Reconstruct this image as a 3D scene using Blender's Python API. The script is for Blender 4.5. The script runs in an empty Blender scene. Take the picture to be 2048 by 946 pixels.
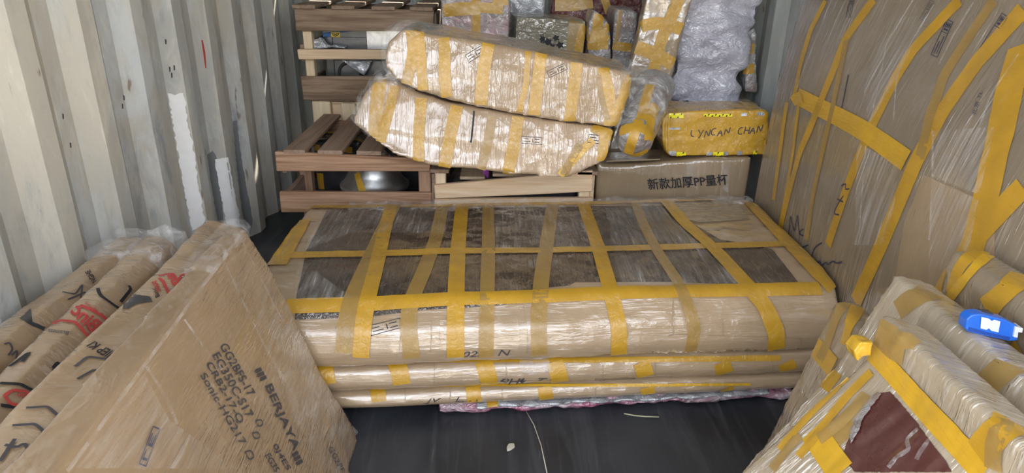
import bpy, bmesh, math, random
from mathutils import Vector, Matrix, noise
from mathutils.bvhtree import BVHTree

# ------------------------------------------------------------------ camera, light, exposure
SC = bpy.context.scene
COL = SC.collection
FPX, H = 1350.0, 1.25                       # focal length in pixels of the 2048x946 frame, eye height

def nv(v): return Vector(v).normalized()
_dn = nv(((954-1024)/FPX, (3736-473)/FPX, 1)); _dy = nv(((996-1024)/FPX, (-86-473)/FPX, 1))
_up = -_dn; _dy = (_dy - _up*_dy.dot(_up)).normalized(); _dx = _dy.cross(_up)
if _dx.x < 0: _dx = -_dx
RM = Matrix((_dx, _dy, _up))                # camera axes (x right, y down, z ahead) to world
EYE = Vector((0, 0, H))

def ray(u, v): return RM @ Vector(((u-1024)/FPX, (v-473)/FPX, 1.0))
def P(u, v, X=None, Y=None, Z=None):        # the point of a plane seen at a spot of the photograph
    d = ray(u, v)
    t = X/d.x if X is not None else (Y/d.y if Y is not None else (Z-H)/d.z)
    return EYE + d*t

cam_data = bpy.data.cameras.new('camera'); cam = bpy.data.objects.new('camera', cam_data); COL.objects.link(cam)
cam_data.sensor_width = 36.0; cam_data.lens = FPX*36.0/2048.0; cam_data.clip_start = 0.02
_r = RM @ Vector((1, 0, 0)); _u = RM @ Vector((0, -1, 0)); _b = RM @ Vector((0, 0, -1))
cam.matrix_world = Matrix(((_r.x, _u.x, _b.x, EYE.x), (_r.y, _u.y, _b.y, EYE.y), (_r.z, _u.z, _b.z, EYE.z), (0, 0, 0, 1)))
SC.camera = cam

SC.view_settings.view_transform = 'Standard'; SC.view_settings.look = 'None'
SC.view_settings.gamma = 1.0; SC.view_settings.use_curve_mapping = False
SC.view_settings.exposure = 1.72

world = bpy.data.worlds.new('sky'); SC.world = world; world.use_nodes = True
wn = world.node_tree.nodes; wl = world.node_tree.links
sky = wn.new('ShaderNodeTexSky'); sky.sky_type = 'NISHITA'; sky.sun_disc = False
sky.sun_elevation = math.radians(52); sky.sun_rotation = math.radians(20); sky.dust_density = 3.0; sky.air_density = 1.0
mixw = wn.new('ShaderNodeMix'); mixw.data_type = 'RGBA'; mixw.inputs[0].default_value = 0.72
wl.new(sky.outputs[0], mixw.inputs[6]); mixw.inputs[7].default_value = (6.4, 6.5, 6.7, 1)
wtc = wn.new('ShaderNodeTexCoord'); wsep = wn.new('ShaderNodeSeparateXYZ'); wl.new(wtc.outputs['Generated'], wsep.inputs[0])
wr = wn.new('ShaderNodeMapRange'); wl.new(wsep.outputs['Z'], wr.inputs[0])          # a hazy sky, brightest low down
for i_, v_ in ((1, .15), (2, .85), (3, 1.3), (4, .22)): wr.inputs[i_].default_value = v_
wm = wn.new('ShaderNodeVectorMath'); wm.operation = 'SCALE'; wl.new(mixw.outputs[2], wm.inputs[0]); wl.new(wr.outputs[0], wm.inputs['Scale'])
wl.new(wm.outputs[0], wn['Background'].inputs[0]); wn['Background'].inputs[1].default_value = 0.30

sun_d = bpy.data.lights.new('sun', 'SUN'); sun_d.energy = 9.0; sun_d.angle = math.radians(0.6); sun_d.color = (1.0, 0.93, 0.82)
sun = bpy.data.objects.new('sun', sun_d); COL.objects.link(sun)
sun.rotation_euler = (math.radians(-38), math.radians(12), 0)     # comes over the roof from deep behind, lights the yard only
sun.location = (0, 3, 6)

WL, WR, Y0, Y1, ZC = -1.13, 1.235, 0.45, 4.75, 2.39               # inner faces of the container
pd = bpy.data.lights.new('doorway_daylight', 'AREA'); pd.shape = 'RECTANGLE'; pd.size = 2.3; pd.size_y = 2.36
pd.cycles.is_portal = True
po = bpy.data.objects.new('doorway_daylight', pd); COL.objects.link(po); po.location = (0.05, Y0-0.02, 1.19)
po.rotation_euler = (math.radians(90), 0, 0)

try:
    SC.cycles.max_bounces = 10; SC.cycles.diffuse_bounces = 6; SC.cycles.glossy_bounces = 4; SC.cycles.transparent_max_bounces = 10
    SC.cycles.sample_clamp_indirect = 6.0
    SC.cycles.use_denoising = True
except Exception: pass

random.seed(7)
# ------------------------------------------------------------------ materials
class NT:
    def __init__(s, name):
        s.m = bpy.data.materials.new(name); s.m.use_nodes = True
        s.n = s.m.node_tree.nodes; s.l = s.m.node_tree.links
        s.b = s.n['Principled BSDF']; s.tc = s.n.new('ShaderNodeTexCoord')
    def link(s, a, b): s.l.new(a, b)
    def mapping(s, scale, rot=(0, 0, 0), src='Object'):
        m = s.n.new('ShaderNodeMapping'); m.inputs['Scale'].default_value = scale; m.inputs['Rotation'].default_value = rot
        s.l.new(s.tc.outputs[src], m.inputs['Vector']); return m.outputs[0]
    def noise(s, vec, scale=1, detail=3, rough=0.55, dist=0.0):
        t = s.n.new('ShaderNodeTexNoise'); t.inputs['Scale'].default_value = scale; t.inputs['Detail'].default_value = detail
        t.inputs['Roughness'].default_value = rough; t.inputs['Distortion'].default_value = dist
        s.l.new(vec, t.inputs['Vector']); return t.outputs['Fac']
    def voro(s, vec, scale, feature='F1'):
        t = s.n.new('ShaderNodeTexVoronoi'); t.inputs['Scale'].default_value = scale; t.feature = feature
        s.l.new(vec, t.inputs['Vector']); return t.outputs['Distance']
    def ramp(s, fac, stops):
        r = s.n.new('ShaderNodeValToRGB'); e = r.color_ramp.elements
        while len(e) > 1: e.remove(e[-1])
        for i, (p, c) in enumerate(stops):
            if i == 0: k = e[0]; k.position = p
            else: k = e.new(p)
            k.color = (c, c, c, 1) if isinstance(c, (int, float)) else (*c, 1)
        s.l.new(fac, r.inputs[0]); return r.outputs[0]
    def mix(s, fac, a, b, mode='MIX'):
        x = s.n.new('ShaderNodeMix'); x.data_type = 'RGBA'; x.blend_type = mode
        for i, q in ((0, fac), (6, a), (7, b)):
            if isinstance(q, (int, float)): x.inputs[i].default_value = q
            elif isinstance(q, tuple): x.inputs[i].default_value = (*q, 1)
            else: s.l.new(q, x.inputs[i])
        return x.outputs[2]
    def math(s, op, a, b=0.0):
        x = s.n.new('ShaderNodeMath'); x.operation = op
        for i, q in ((0, a), (1, b)):
            if isinstance(q, (int, float)): x.inputs[i].default_value = q
            else: s.l.new(q, x.inputs[i])
        return x.outputs[0]
    def bump(s, h, strength, dist=0.01, normal=None):
        x = s.n.new('ShaderNodeBump'); x.inputs['Strength'].default_value = strength; x.inputs['Distance'].default_value = dist
        s.l.new(h, x.inputs['Height'])
        if normal is not None: s.l.new(normal, x.inputs['Normal'])
        return x.outputs[0]
    def set(s, **k):
        for a, q in k.items():
            i = s.b.inputs[a.replace('_', ' ')]
            if isinstance(q, (int, float)): i.default_value = q
            elif isinstance(q, tuple): i.default_value = (*q, 1) if len(q) == 3 else q
            else: s.l.new(q, i)
        return s

def mat_film_card(name, col, streak=(4, 70, 14), rot=(0, 0, 0), white=0.22, bumpd=0.004, crin=0.5, coat=1.0, col2=None, wcol=(.78, .76, .73)):
    """kraft board under clear stretch film: creases of the film are bumps in the coat, with thin milky streaks"""
    m = NT(name)
    big = m.noise(m.mapping((3, 3, 3)), 1, 2)
    fib = m.noise(m.mapping((90, 90, 260)), 1, 2)
    c = m.mix(m.ramp(big, [(.35, 0), (.65, 1)]), tuple(x*0.86 for x in col), col2 or tuple(min(1, x*1.1) for x in col))
    c = m.mix(m.math('MULTIPLY', fib, .25), c, tuple(x*.7 for x in col))
    st = m.noise(m.mapping(streak, rot), 1, 3, .55, .5)
    st2 = m.noise(m.mapping(tuple(x*2.6 for x in streak), rot), 1, 2, .5, .3)
    ridge = m.ramp(st, [(.30, 0), (.42, .25), (.50, 1), (.58, .25), (.70, 0)])
    cell = m.voro(m.mapping((9, 9, 9)), 1); cr = m.voro(m.mapping((17, 17, 17)), 1)
    nz = m.noise(m.mapping((24, 24, 24)), 1, 4, .6, 1.5)
    reg = m.ramp(m.noise(m.mapping((2.6, 2.6, 2.6)), 1, 2), [(.38, .3), (.6, 1)])
    sk = m.ramp(st2, [(.58, 0), (.70, 1)])
    c = m.mix(m.math('MULTIPLY', m.math('MULTIPLY', sk, reg), white), c, wcol)
    fr = max(streak); li = bumpd*100; fa = crin*.34
    lin = m.math('ADD', m.math('MULTIPLY', ridge, li/(fr*3*.01)), m.math('MULTIPLY', st2, li*.8/(2.6*fr*.5*.01)))
    cru = m.math('ADD', m.math('ADD', m.math('MULTIPLY', cell, fa*.6/.09), m.math('MULTIPLY', cr, fa*.6/.17)), m.math('MULTIPLY', nz, fa*.5/.3))
    hgt = m.math('MULTIPLY', m.math('ADD', lin, cru), reg)
    bp = m.bump(hgt, 1.0, .01)
    m.set(Base_Color=c, Roughness=.6, Specular_IOR_Level=.3, Normal=m.bump(big, .4, .006))
    g = m.n.new('ShaderNodeBsdfGlossy'); g.inputs['Roughness'].default_value = .10; g.inputs['Color'].default_value = (1, 1, 1, 1); m.link(bp, g.inputs['Normal'])
    f = m.n.new('ShaderNodeFresnel'); f.inputs['IOR'].default_value = 1+1.15*coat; m.link(bp, f.inputs['Normal'])
    ms = m.n.new('ShaderNodeMixShader'); m.link(f.outputs[0], ms.inputs[0]); m.link(m.b.outputs[0], ms.inputs[1]); m.link(g.outputs[0], ms.inputs[2])
    m.link(ms.outputs[0], m.n['Material Output'].inputs[0])
    return m.m

def mat_tape(name, col, alpha=.93, bumpd=.003, scale=1.0):
    m = NT(name)
    a = m.noise(m.mapping((60*scale, 16*scale, 60*scale)), 1, 4, .6, .8); b = m.noise(m.mapping((14, 14, 14)), 1, 2)
    c = m.mix(m.ramp(b, [(.35, 0), (.65, 1)]), tuple(x*.85 for x in col), col)
    h = m.math('ADD', a, m.math('MULTIPLY', b, .7))
    m.set(Base_Color=c, Roughness=.38, Specular_IOR_Level=.5, Coat_Weight=1.0, Coat_Roughness=.10, Coat_IOR=1.55, Coat_Normal=m.bump(h, 1, bumpd*2), Normal=m.bump(h, .3, bumpd*.4), Alpha=alpha)
    return m.m

def mat_film(name, lo=.04, hi=.34, scale=18, tint=(.86, .86, .86), bumpd=.006):
    m = NT(name)
    a = m.noise(m.mapping((scale, scale, scale)), 1, 5, .62, 1.4); v = m.voro(m.mapping((scale*.6,)*3), 1, 'DISTANCE_TO_EDGE')
    h = m.math('ADD', a, m.math('MULTIPLY', v, .6))
    al = m.ramp(a, [(.45, lo), (.62, hi*.6), (.75, hi)])
    m.set(Base_Color=tint, Roughness=.12, Specular_IOR_Level=.9, Coat_Weight=.6, Coat_Roughness=.08, Normal=m.bump(h, 1, bumpd), Alpha=al)
    return m.m

def mat_bubble(name, col, col2, scale=95, alpha=1.0):
    m = NT(name)
    v = m.voro(m.mapping((scale,)*3), 1); w = m.noise(m.mapping((9, 9, 22)), 1, 4, .6, 1)
    big = m.noise(m.mapping((5, 5, 5)), 1, 3)
    c = m.mix(m.ramp(big, [(.38, 0), (.62, 1)]), col, col2)
    dots = m.ramp(v, [(.1, .9), (.4, 0)])
    c = m.mix(m.math('MULTIPLY', dots, .35), c, (.9, .9, .95))
    h = m.math('ADD', m.math('MULTIPLY', v, -.6), m.math('MULTIPLY', w, .9))
    big2 = m.noise(m.mapping((13, 13, 20)), 1, 4, .6, 1.2)
    h2 = m.math('ADD', m.math('MULTIPLY', v, -.12), m.math('MULTIPLY', big2, 1.6))
    m.set(Base_Color=c, Roughness=.35, Specular_IOR_Level=.5, Coat_Weight=1.0, Coat_Roughness=.10, Coat_IOR=1.8, Normal=m.bump(h2, .8, .010), Coat_Normal=m.bump(h2, 1, .016), Alpha=alpha)
    return m.m

def mat_foil(name, col, col2, scale=20, rough=.2, metal=.35):
    m = NT(name)
    a = m.noise(m.mapping((scale,)*3), 1, 5, .65, 1.5); v = m.voro(m.mapping((scale*.8,)*3), 1, 'DISTANCE_TO_EDGE')
    h = m.math('ADD', a, m.math('MULTIPLY', v, .8))
    c = m.mix(m.ramp(m.noise(m.mapping((8, 8, 8)), 1, 3), [(.4, 0), (.6, 1)]), col, col2)
    m.set(Base_Color=c, Metallic=metal, Roughness=rough, Coat_Weight=1.0, Coat_Roughness=.06, Normal=m.bump(h, .9, .012), Coat_Normal=m.bump(h, 1, .014))
    return m.m

def mat_wood(name, col, dark, axis='X', contrast=1.0):
    m = NT(name)
    s = {'X': (1.6, 30, 30), 'Y': (30, 1.6, 30), 'Z': (30, 30, 1.6)}[axis]
    g = m.noise(m.mapping(s), 1, 4, .6, 1.6); k = m.noise(m.mapping(tuple(x*6 for x in s)), 1, 2)
    c = m.mix(m.ramp(g, [(.36, 0), (.5, .55), (.66, 1)]), dark, col)
    c = m.mix(m.math('MULTIPLY', k, .4*contrast), c, tuple(x*.65 for x in dark))
    m.set(Base_Color=c, Roughness=.72, Specular_IOR_Level=.25, Normal=m.bump(m.math('ADD', g, k), .35, .003))
    return m.m

def mat_plain(name, col, rough=.5, metal=0.0, spec=.4, var=.12, scale=12, coat=0.0, bumpd=0):
    m = NT(name)
    n = m.noise(m.mapping((scale,)*3), 1, 3)
    c = m.mix(m.ramp(n, [(.3, 0), (.7, 1)]), tuple(x*(1-var) for x in col), tuple(min(1, x*(1+var)) for x in col))
    m.set(Base_Color=c, Roughness=rough, Metallic=metal, Specular_IOR_Level=spec, Coat_Weight=coat, Coat_Roughness=.08)
    if bumpd: m.set(Normal=m.bump(n, .8, bumpd))
    return m.m

KRAFT = (.385, .262, .152)
M = {}
M['card'] = mat_film_card('kraft_under_film', KRAFT, (4, 4, 60))
M['card_left'] = mat_film_card('kraft_under_stretched_film', (.31, .212, .124), (9, 9, 70), (.75, .0, .35), .14, .0045, .6)
M['card_left_b'] = mat_film_card('kraft_under_film_roll', (.36, .246, .142), (9, 26, 9), (.4, 0, .3), .08, .0022, .8)
M['card_slab'] = mat_film_card('kraft_around_table_top', (.40, .29, .18), (5, 5, 60), (0, 0, 0), .16, .0016, .4)
M['card_long'] = mat_film_card('kraft_under_glossy_film', (.40, .285, .175), (62, 5, 6), (0, .3, 0), .18, .0042, .95)
M['card_long_b'] = mat_film_card('kraft_under_taut_film', (.42, .30, .19), (55, 5, 6), (0, .3, 0), .22, .0026, .42)
M['card_grey'] = mat_film_card('dull_kraft_under_film', (.30, .235, .16), (5, 26, 5), (0, 0, 0), .22, .003, .4)
M['card_board'] = mat_film_card('dull_kraft_under_film_sheet', (.245, .195, .138), (3, 60, 3.0), (.25, 0, 0), .30, .0026, .35, wcol=(.6, .57, .52))
M['card_right'] = mat_film_card('milky_film_over_kraft', (.44, .365, .265), (4, 52, 7), (0, 0, 0), .80, .0060, .7, wcol=(.80, .78, .74))
M['card_carton'] = mat_film_card('brown_carton', (.32, .235, .145), (40, 40, 3), (0, 0, 0), .10, .0015, .2, coat=.7)
M['tape'] = mat_tape('ochre_packing_tape', (.55, .31, .021), .92)
M['tape_thin'] = mat_tape('pale_ochre_packing_tape', (.43, .27, .07), .74)
M['tape_folded'] = mat_tape('thick_yellow_tape', (.62, .36, .018), 1.0, .003)
M['film'] = mat_film('clear_stretch_film')
M['film_milky'] = mat_film('milky_stretch_film', .10, .5, 30)
def mat_sheet(name, streak, rot=(0, 0, 0), lo=.03, hi=.42):  # overlapping film; pale streaks in its colour also stand in for glints
    m = NT(name)
    a = m.noise(m.mapping(streak, rot), 1, 4, .6, .4); b = m.noise(m.mapping((7, 7, 7)), 1, 3)
    al = m.math('MULTIPLY', m.ramp(a, [(.42, lo), (.58, hi*.4), (.70, hi)]), m.ramp(b, [(.35, .25), (.6, 1)]))
    m.set(Base_Color=(.82, .80, .77), Roughness=.18, Specular_IOR_Level=.9, Normal=m.bump(a, .8, .006), Alpha=al)
    return m.m
M['sheet_left'] = mat_sheet('stretched_film_diagonal', (9, 9, 90), (.75, 0, .35), .02, .30)
M['sheet_right'] = mat_sheet('stretched_film_upright', (3, 110, 3), (.2, 0, 0), .02, .6)
M['sheet_top'] = mat_sheet('stretched_film_flat', (90, 6, 6), (0, 0, .5), .04, .45)
M['dark_panel'] = mat_film_card('dark_wood_panel_under_film', (.048, .034, .026), (60, 4, 60), (0, 0, .35), .20, .004, .6, col2=(.075, .055, .043), wcol=(.5, .48, .44))
M['maroon'] = mat_film_card('maroon_panel_under_film', (.085, .012, .010), (30, 4, 6), (0, 0, .6), .05, .001, .2, col2=(.105, .016, .012))
M['bubble'] = mat_bubble('lavender_bubble_wrap', (.38, .38, .46), (.52, .52, .60), 85)
M['bubble_pink'] = mat_bubble('pink_bubble_wrap', (.30, .06, .13), (.42, .36, .38), 60)
M['foil'] = mat_foil('silver_bubble_foil', (.55, .53, .53), (.50, .36, .36), 26)
M['foil_dark'] = mat_foil('grey_bubble_foil', (.40, .40, .41), (.30, .24, .22), 24)
M['foil_clear'] = mat_foil('bright_crumpled_film', (.60, .62, .66), (.42, .44, .47), 16)
M['red_wrap'] = mat_foil('dark_red_wrapped_fabric', (.10, .018, .014), (.17, .04, .03), 18, .25, .0)
M['yellow_wrap'] = mat_tape('yellow_tape_all_over', (.58, .33, .028), 1.0, .010, .55)
M['grey_card'] = mat_film_card('greyish_carton_under_film', (.26, .235, .165), (10, 10, 20), (0, 0, 0), .3, .006, 1.0)
M['wood_x'] = mat_wood('brown_plank', (.54, .35, .225), (.27, .145, .085), 'X')
M['wood_y'] = mat_wood('brown_plank_lengthwise', (.40, .285, .21), (.26, .17, .12), 'Y')
M['wood_z'] = mat_wood('brown_post', (.48, .31, .20), (.32, .19, .12), 'Z')
M['oldwood_x'] = mat_wood('weathered_plank', (.40, .29, .20), (.20, .135, .09), 'X')
M['oldwood_y'] = mat_wood('weathered_plank_lengthwise', (.38, .28, .20), (.24, .165, .115), 'Y')
M['pine_x'] = mat_wood('pale_pine_plank', (.80, .63, .44), (.66, .46, .28), 'X', .5)
M['pine_y'] = mat_wood('pale_pine_plank_lengthwise', (.74, .60, .42), (.58, .42, .26), 'Y', .5)
M['pine_z'] = mat_wood('pale_pine_post', (.84, .71, .50), (.70, .54, .35), 'Z', .5)
M['grey_pine'] = mat_wood('greyish_pine_plank', (.40, .36, .26), (.27, .23, .16), 'X', .5)
M['steel'] = mat_plain('brushed_steel', (.72, .73, .74), .36, 1.0, .5, .08, 30, 0, .001)
M['steel_dark'] = mat_plain('dull_steel', (.17, .175, .18), .34, .85, .5, .1, 14, 0, .002)
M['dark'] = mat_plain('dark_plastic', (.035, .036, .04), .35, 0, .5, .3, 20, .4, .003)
M['ink'] = mat_plain('black_ink', (.022, .022, .026), .6, 0, .3, .1)
M['ink_grey'] = mat_plain('faded_ink', (.065, .06, .065), .6, 0, .3, .1)
M['ink_blue'] = mat_plain('blue_black_ink', (.045, .045, .075), .6, 0, .3, .1)
M['ink_red'] = mat_plain('red_print', (.42, .055, .05), .6, 0, .3, .15)
M['white_paint'] = mat_plain('fresh_white_paint', (.93, .93, .92), .5, 0, .4, .03, 30, 0, .001)
M['grey_paint'] = mat_plain('grey_repair_paint', (.20, .21, .215), .6, 0, .3, .08)
M['blue'] = mat_plain('blue_plastic', (.016, .135, .62), .3, 0, .5, .08, 8, .5)
M['blue_dark'] = mat_plain('dark_blue_plastic', (.012, .06, .32), .4, 0, .5, .08)
M['white_plastic'] = mat_plain('greyish_white_plastic', (.66, .70, .74), .3, 0, .5, .05, 8, .4)
M['lemon'] = mat_plain('lemon_warning_tape', (.88, .80, .02), .3, 0, .5, .05, 8, .6)
M['black_tape'] = mat_plain('black_print', (.02, .02, .02), .35, 0, .5, .1, 8, .5)
M['label_yellow'] = mat_plain('yellow_label', (.80, .60, .08), .4)
M['label_blue'] = mat_plain('blue_label', (.05, .16, .42), .4)
M['purple'] = mat_plain('purple_wrapper', (.30, .07, .34), .3, 0, .5, .3, 40, .6)
M['chip'] = mat_plain('pale_chip', (.55, .52, .45), .7)
M['straw'] = mat_plain('straw', (.45, .45, .30), .6)

# ------------------------------------------------------------------ mesh helpers
def tag(o, label, cat, group=None):
    o['label'] = label; o['category'] = cat
    if group: o['group'] = group
    return o
def thing(name, label, cat, loc, group=None):
    o = bpy.data.objects.new(name, None); COL.objects.link(o); o.location = loc; o.empty_display_size = .05
    return tag(o, label, cat, group)
def root_loc(o):
    v = Vector((0, 0, 0))
    while o: v += o.location; o = o.parent
    return v
def link(name, vs, fs, mat, parent=None, smooth=False, loc=None):
    """world-space vertices into one mesh object"""
    base = root_loc(parent) if parent else Vector((0, 0, 0))
    own = Vector(loc) if loc is not None else Vector((0, 0, 0))
    me = bpy.data.meshes.new(name)
    me.from_pydata([tuple(Vector(v)-base-own) for v in vs], [], fs); me.validate(); me.update()
    if smooth: me.polygons.foreach_set('use_smooth', [True]*len(me.polygons))
    me.materials.append(mat)
    o = bpy.data.objects.new(name, me); COL.objects.link(o); o.location = own
    if parent: o.parent = parent
    return o
def struct(o): o['kind'] = 'structure'; return o

def prism(pts, vec):
    n = len(pts); vec = Vector(vec)
    vs = [Vector(p) for p in pts] + [Vector(p)+vec for p in pts]
    fs = [tuple(range(n)), tuple(range(2*n-1, n-1, -1))] + [(i, n+i, n+(i+1) % n, (i+1) % n) for i in range(n)]
    return vs, fs
def loft(rings, cap=True, closed=True):
    n = len(rings[0]); vs = [Vector(p) for r in rings for p in r]; fs = []
    for k in range(len(rings)-1):
        for i in range(n if closed else n-1):
            j = (i+1) % n
            fs.append((k*n+i, k*n+j, (k+1)*n+j, (k+1)*n+i))
    if cap: fs.append(tuple(range(n-1, -1, -1))); fs.append(tuple(range((len(rings)-1)*n, len(rings)*n)))
    return vs, fs
def box(c, s, rot=None):
    x, y, z = (q/2 for q in s); c = Vector(c)
    q = [Vector(p) for p in ((-x, -y, -z), (x, -y, -z), (x, y, -z), (-x, y, -z), (-x, -y, z), (x, -y, z), (x, y, z), (-x, y, z))]
    if rot: q = [rot @ p for p in q]
    return [p+c for p in q], [(0, 3, 2, 1), (4, 5, 6, 7), (0, 1, 5, 4), (1, 2, 6, 5), (2, 3, 7, 6), (3, 0, 4, 7)]
def bevelled(vs, fs, w, seg=2):
    bm = bmesh.new(); bv = [bm.verts.new(v) for v in vs]
    for f in fs: bm.faces.new([bv[i] for i in f])
    bmesh.ops.recalc_face_normals(bm, faces=bm.faces)
    bmesh.ops.bevel(bm, geom=list(bm.edges), offset=w, segments=seg, affect='EDGES', profile=.6)
    bm.verts.index_update()
    r = [v.co.copy() for v in bm.verts], [tuple(v.index for v in f.verts) for f in bm.faces]
    bm.free(); return r
def merge(*parts):
    vs, fs = [], []
    for v, f in parts:
        o = len(vs); vs += list(v); fs += [tuple(i+o for i in q) for q in f]
    return vs, fs
def evaluate(ob):
    bpy.context.view_layer.update()
    dg = bpy.context.evaluated_depsgraph_get(); dg.update()
    me = bpy.data.meshes.new_from_object(ob.evaluated_get(dg))
    return me
def remesh(vs, fs, voxel=.012, smooth=4, fac=.5):
    me = bpy.data.meshes.new('t'); bm = bmesh.new(); bv = [bm.verts.new(v) for v in vs]
    for f in fs: bm.faces.new([bv[i] for i in f])
    bmesh.ops.recalc_face_normals(bm, faces=bm.faces); bm.to_mesh(me); bm.free()
    ob = bpy.data.objects.new('t', me); COL.objects.link(ob)
    r = ob.modifiers.new('r', 'REMESH'); r.mode = 'VOXEL'; r.voxel_size = voxel
    if smooth: s = ob.modifiers.new('s', 'SMOOTH'); s.iterations = smooth; s.factor = fac
    ev = evaluate(ob)
    out = [v.co.copy() for v in ev.vertices], [tuple(p.vertices) for p in ev.polygons], [v.normal.copy() for v in ev.vertices]
    bpy.data.objects.remove(ob); bpy.data.meshes.remove(me); bpy.data.meshes.remove(ev)
    return out
def lumpy(vs, ns, layers):
    """layers: (amplitude, (scale x, y, z), seed)"""
    out = []
    for v, n in zip(vs, ns):
        d = 0.0
        for a, s, k in layers:
            d += a*noise.noise(Vector((v.x*s[0]+k, v.y*s[1]+k*1.7, v.z*s[2]-k)))
        out.append(v + n*d)
    return out

def outward(vs, fs):
    out = []
    for f in fs:
        n = Vector((0, 0, 0)); q = [vs[i] for i in f]
        for a, b in zip(q, q[1:]+q[:1]): n += a.cross(b)
        out.append(tuple(reversed(f)) if n.dot(EYE-q[0]) < 0 else tuple(f))
    return out
class Body:
    """one wrapped package surface, and what is stuck or printed on it"""
    def __init__(s, name, shape, mat, root, voxel=.012, smooth=4, lumps=(), fac=.5, zmin=None):
        if voxel:
            vs, fs, ns = remesh(*shape, voxel, smooth, fac)
            if lumps: vs = lumpy(vs, ns, lumps)
        else: vs, fs = shape; vs = [Vector(v) for v in vs]
        if zmin is not None:
            for v in vs: v.z = max(v.z, zmin)
        s.root = root; s.vs = vs
        s.o = link(name, vs, fs, mat, root, smooth=bool(voxel))
        s.bvh = BVHTree.FromPolygons([tuple(v) for v in vs], fs)
        s.k = 0
    def hit(s, u, v):
        h = s.bvh.ray_cast(EYE, ray(u, v).normalized())
        return (h[0], h[1]) if h[0] is not None else None
    def near(s, p):
        h = s.bvh.find_nearest(p); return h[0], h[1]
    def tape(s, pts, w=.048, mat='tape', name='tape', off=.0022, step=5.0, across=4, parent=None, ext=(0, 0), taper=1.0, wav=.0005):
        pts = [Vector(p) for p in pts]; dense = []
        for a, b in zip(pts, pts[1:]):
            n = max(1, int((b-a).length/step))
            dense += [a.lerp(b, i/n) for i in range(n)]
        dense.append(pts[-1])
        for _ in range(8):
            dense = [dense[0]] + [(dense[i-1]+dense[i]*2+dense[i+1])/4 for i in range(1, len(dense)-1)] + [dense[-1]]
        hs = [h for h in (s.hit(p.x, p.y) for p in dense) if h]
        if len(hs) < 2: print('tape misses', name, s.root.name, pts[0]); return None
        loc = [h[0] for h in hs]; nor = [h[1] for h in hs]
        if ext[0]:
            d = (loc[0]-loc[min(3, len(loc)-1)]).normalized()
            for i in range(1, int(ext[0]/.012)+1):
                q = s.near(loc[0]+d*.012); loc.insert(0, q[0]); nor.insert(0, q[1])
        if ext[1]:
            for i in range(1, int(ext[1]/.012)+1):
                d = (loc[-1]-loc[-min(4, len(loc))]).normalized()
                q = s.near(loc[-1]+d*.012); loc.append(q[0]); nor.append(q[1])
        s.k += 1; off = off + .00028*(s.k % 7)
        vs, fs = [], []; n = len(loc)
        for i in range(n):
            t = (loc[min(n-1, i+1)]-loc[max(0, i-1)])
            nn = (nor[i]+nor[max(0, i-1)]+nor[min(n-1, i+1)]).normalized()
            if t.length < 1e-7: t = Vector((1, 0, 0))
            side = nn.cross(t).normalized()
            ww = w*(1+(taper-1)*i/max(1, n-1))
            for j in range(across+1):
                q = loc[i]+side*ww*(j/across-.5)
                p, pn = s.near(q)
                if (p-q).length > .03: p = q
                wv = wav*noise.noise(Vector((p.x*40+s.k, p.y*40, p.z*40)))
                vs.append(p+pn*(off+wv))
        m = across+1
        for i in range(n-1):
            for j in range(across): fs.append((i*m+j, i*m+j+1, (i+1)*m+j+1, (i+1)*m+j))
        o = link(name, vs, outward(vs, fs), M[mat], parent or s.root, smooth=True)
        return o
    def _project(s, uv, off):
        out = []; last = None; t = None
        for u, v in uv:
            h = s.hit(u, v)
            if h: out.append(h[0]+h[1]*off); t = (h[0]-EYE).length
            else:
                d = ray(u, v).normalized(); q = EYE+d*(t or 1.5); p, n = s.near(q); out.append(p+n*off)
        return out
    def patch(s, poly, mat, name, off=.0012, maxlen=14.0, jag=0.0, parent=None, thick=.0006):
        if jag:
            p2 = []
            for a, b in zip(poly, poly[1:]+poly[:1]):
                L = math.hypot(b[0]-a[0], b[1]-a[1]); n = max(1, int(L/5))
                for i in range(n):
                    t = i/n; p2.append((a[0]+(b[0]-a[0])*t+random.uniform(-jag, jag), a[1]+(b[1]-a[1])*t+random.uniform(-jag, jag)*.6))
            poly = p2
        bm = bmesh.new(); bv = [bm.verts.new((x, y, 0)) for x, y in poly]
        f = bm.faces.new(bv); bmesh.ops.triangulate(bm, faces=[f])
        for _ in range(7):
            es = [e for e in bm.edges if e.calc_length() > maxlen]
            if not es: break
            bmesh.ops.subdivide_edges(bm, edges=es, cuts=1); bmesh.ops.triangulate(bm, faces=bm.faces)
        bm.verts.index_update(); uv = [(v.co.x, v.co.y) for v in bm.verts]; fs = [tuple(v.index for v in q.verts) for q in bm.faces]; bm.free()
        vs = s._project(uv, off)
        o = link(name, vs, outward(vs, fs), mat if not isinstance(mat, str) else M[mat], parent or s.root, smooth=True)
        return o
    def text(s, txt, quad, mat='ink', name='printed_text', off=.0022, bold=.0, parent=None, mesh=None, shear=0):
        """quad: where top-left, top-right, bottom-right, bottom-left of the lettering lie"""
        if mesh is None:
            cu = bpy.data.curves.new('t', 'FONT'); cu.body = txt; cu.size = 1; cu.resolution_u = 3; cu.offset = bold; cu.shear = shear
            ob = bpy.data.objects.new('t', cu); COL.objects.link(ob); me = evaluate(ob)
            vv = [v.co.copy() for v in me.vertices]; fs = [tuple(p.vertices) for p in me.polygons]
            bpy.data.objects.remove(ob); bpy.data.curves.remove(cu); bpy.data.meshes.remove(me)
        else: vv, fs = mesh
        if not vv: print('no glyphs', txt); return None
        x0 = min(v.x for v in vv); x1 = max(v.x for v in vv); y0 = min(v.y for v in vv); y1 = max(v.y for v in vv)
        tl, tr, br, bl = [Vector(q) for q in quad]; uv = []
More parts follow.
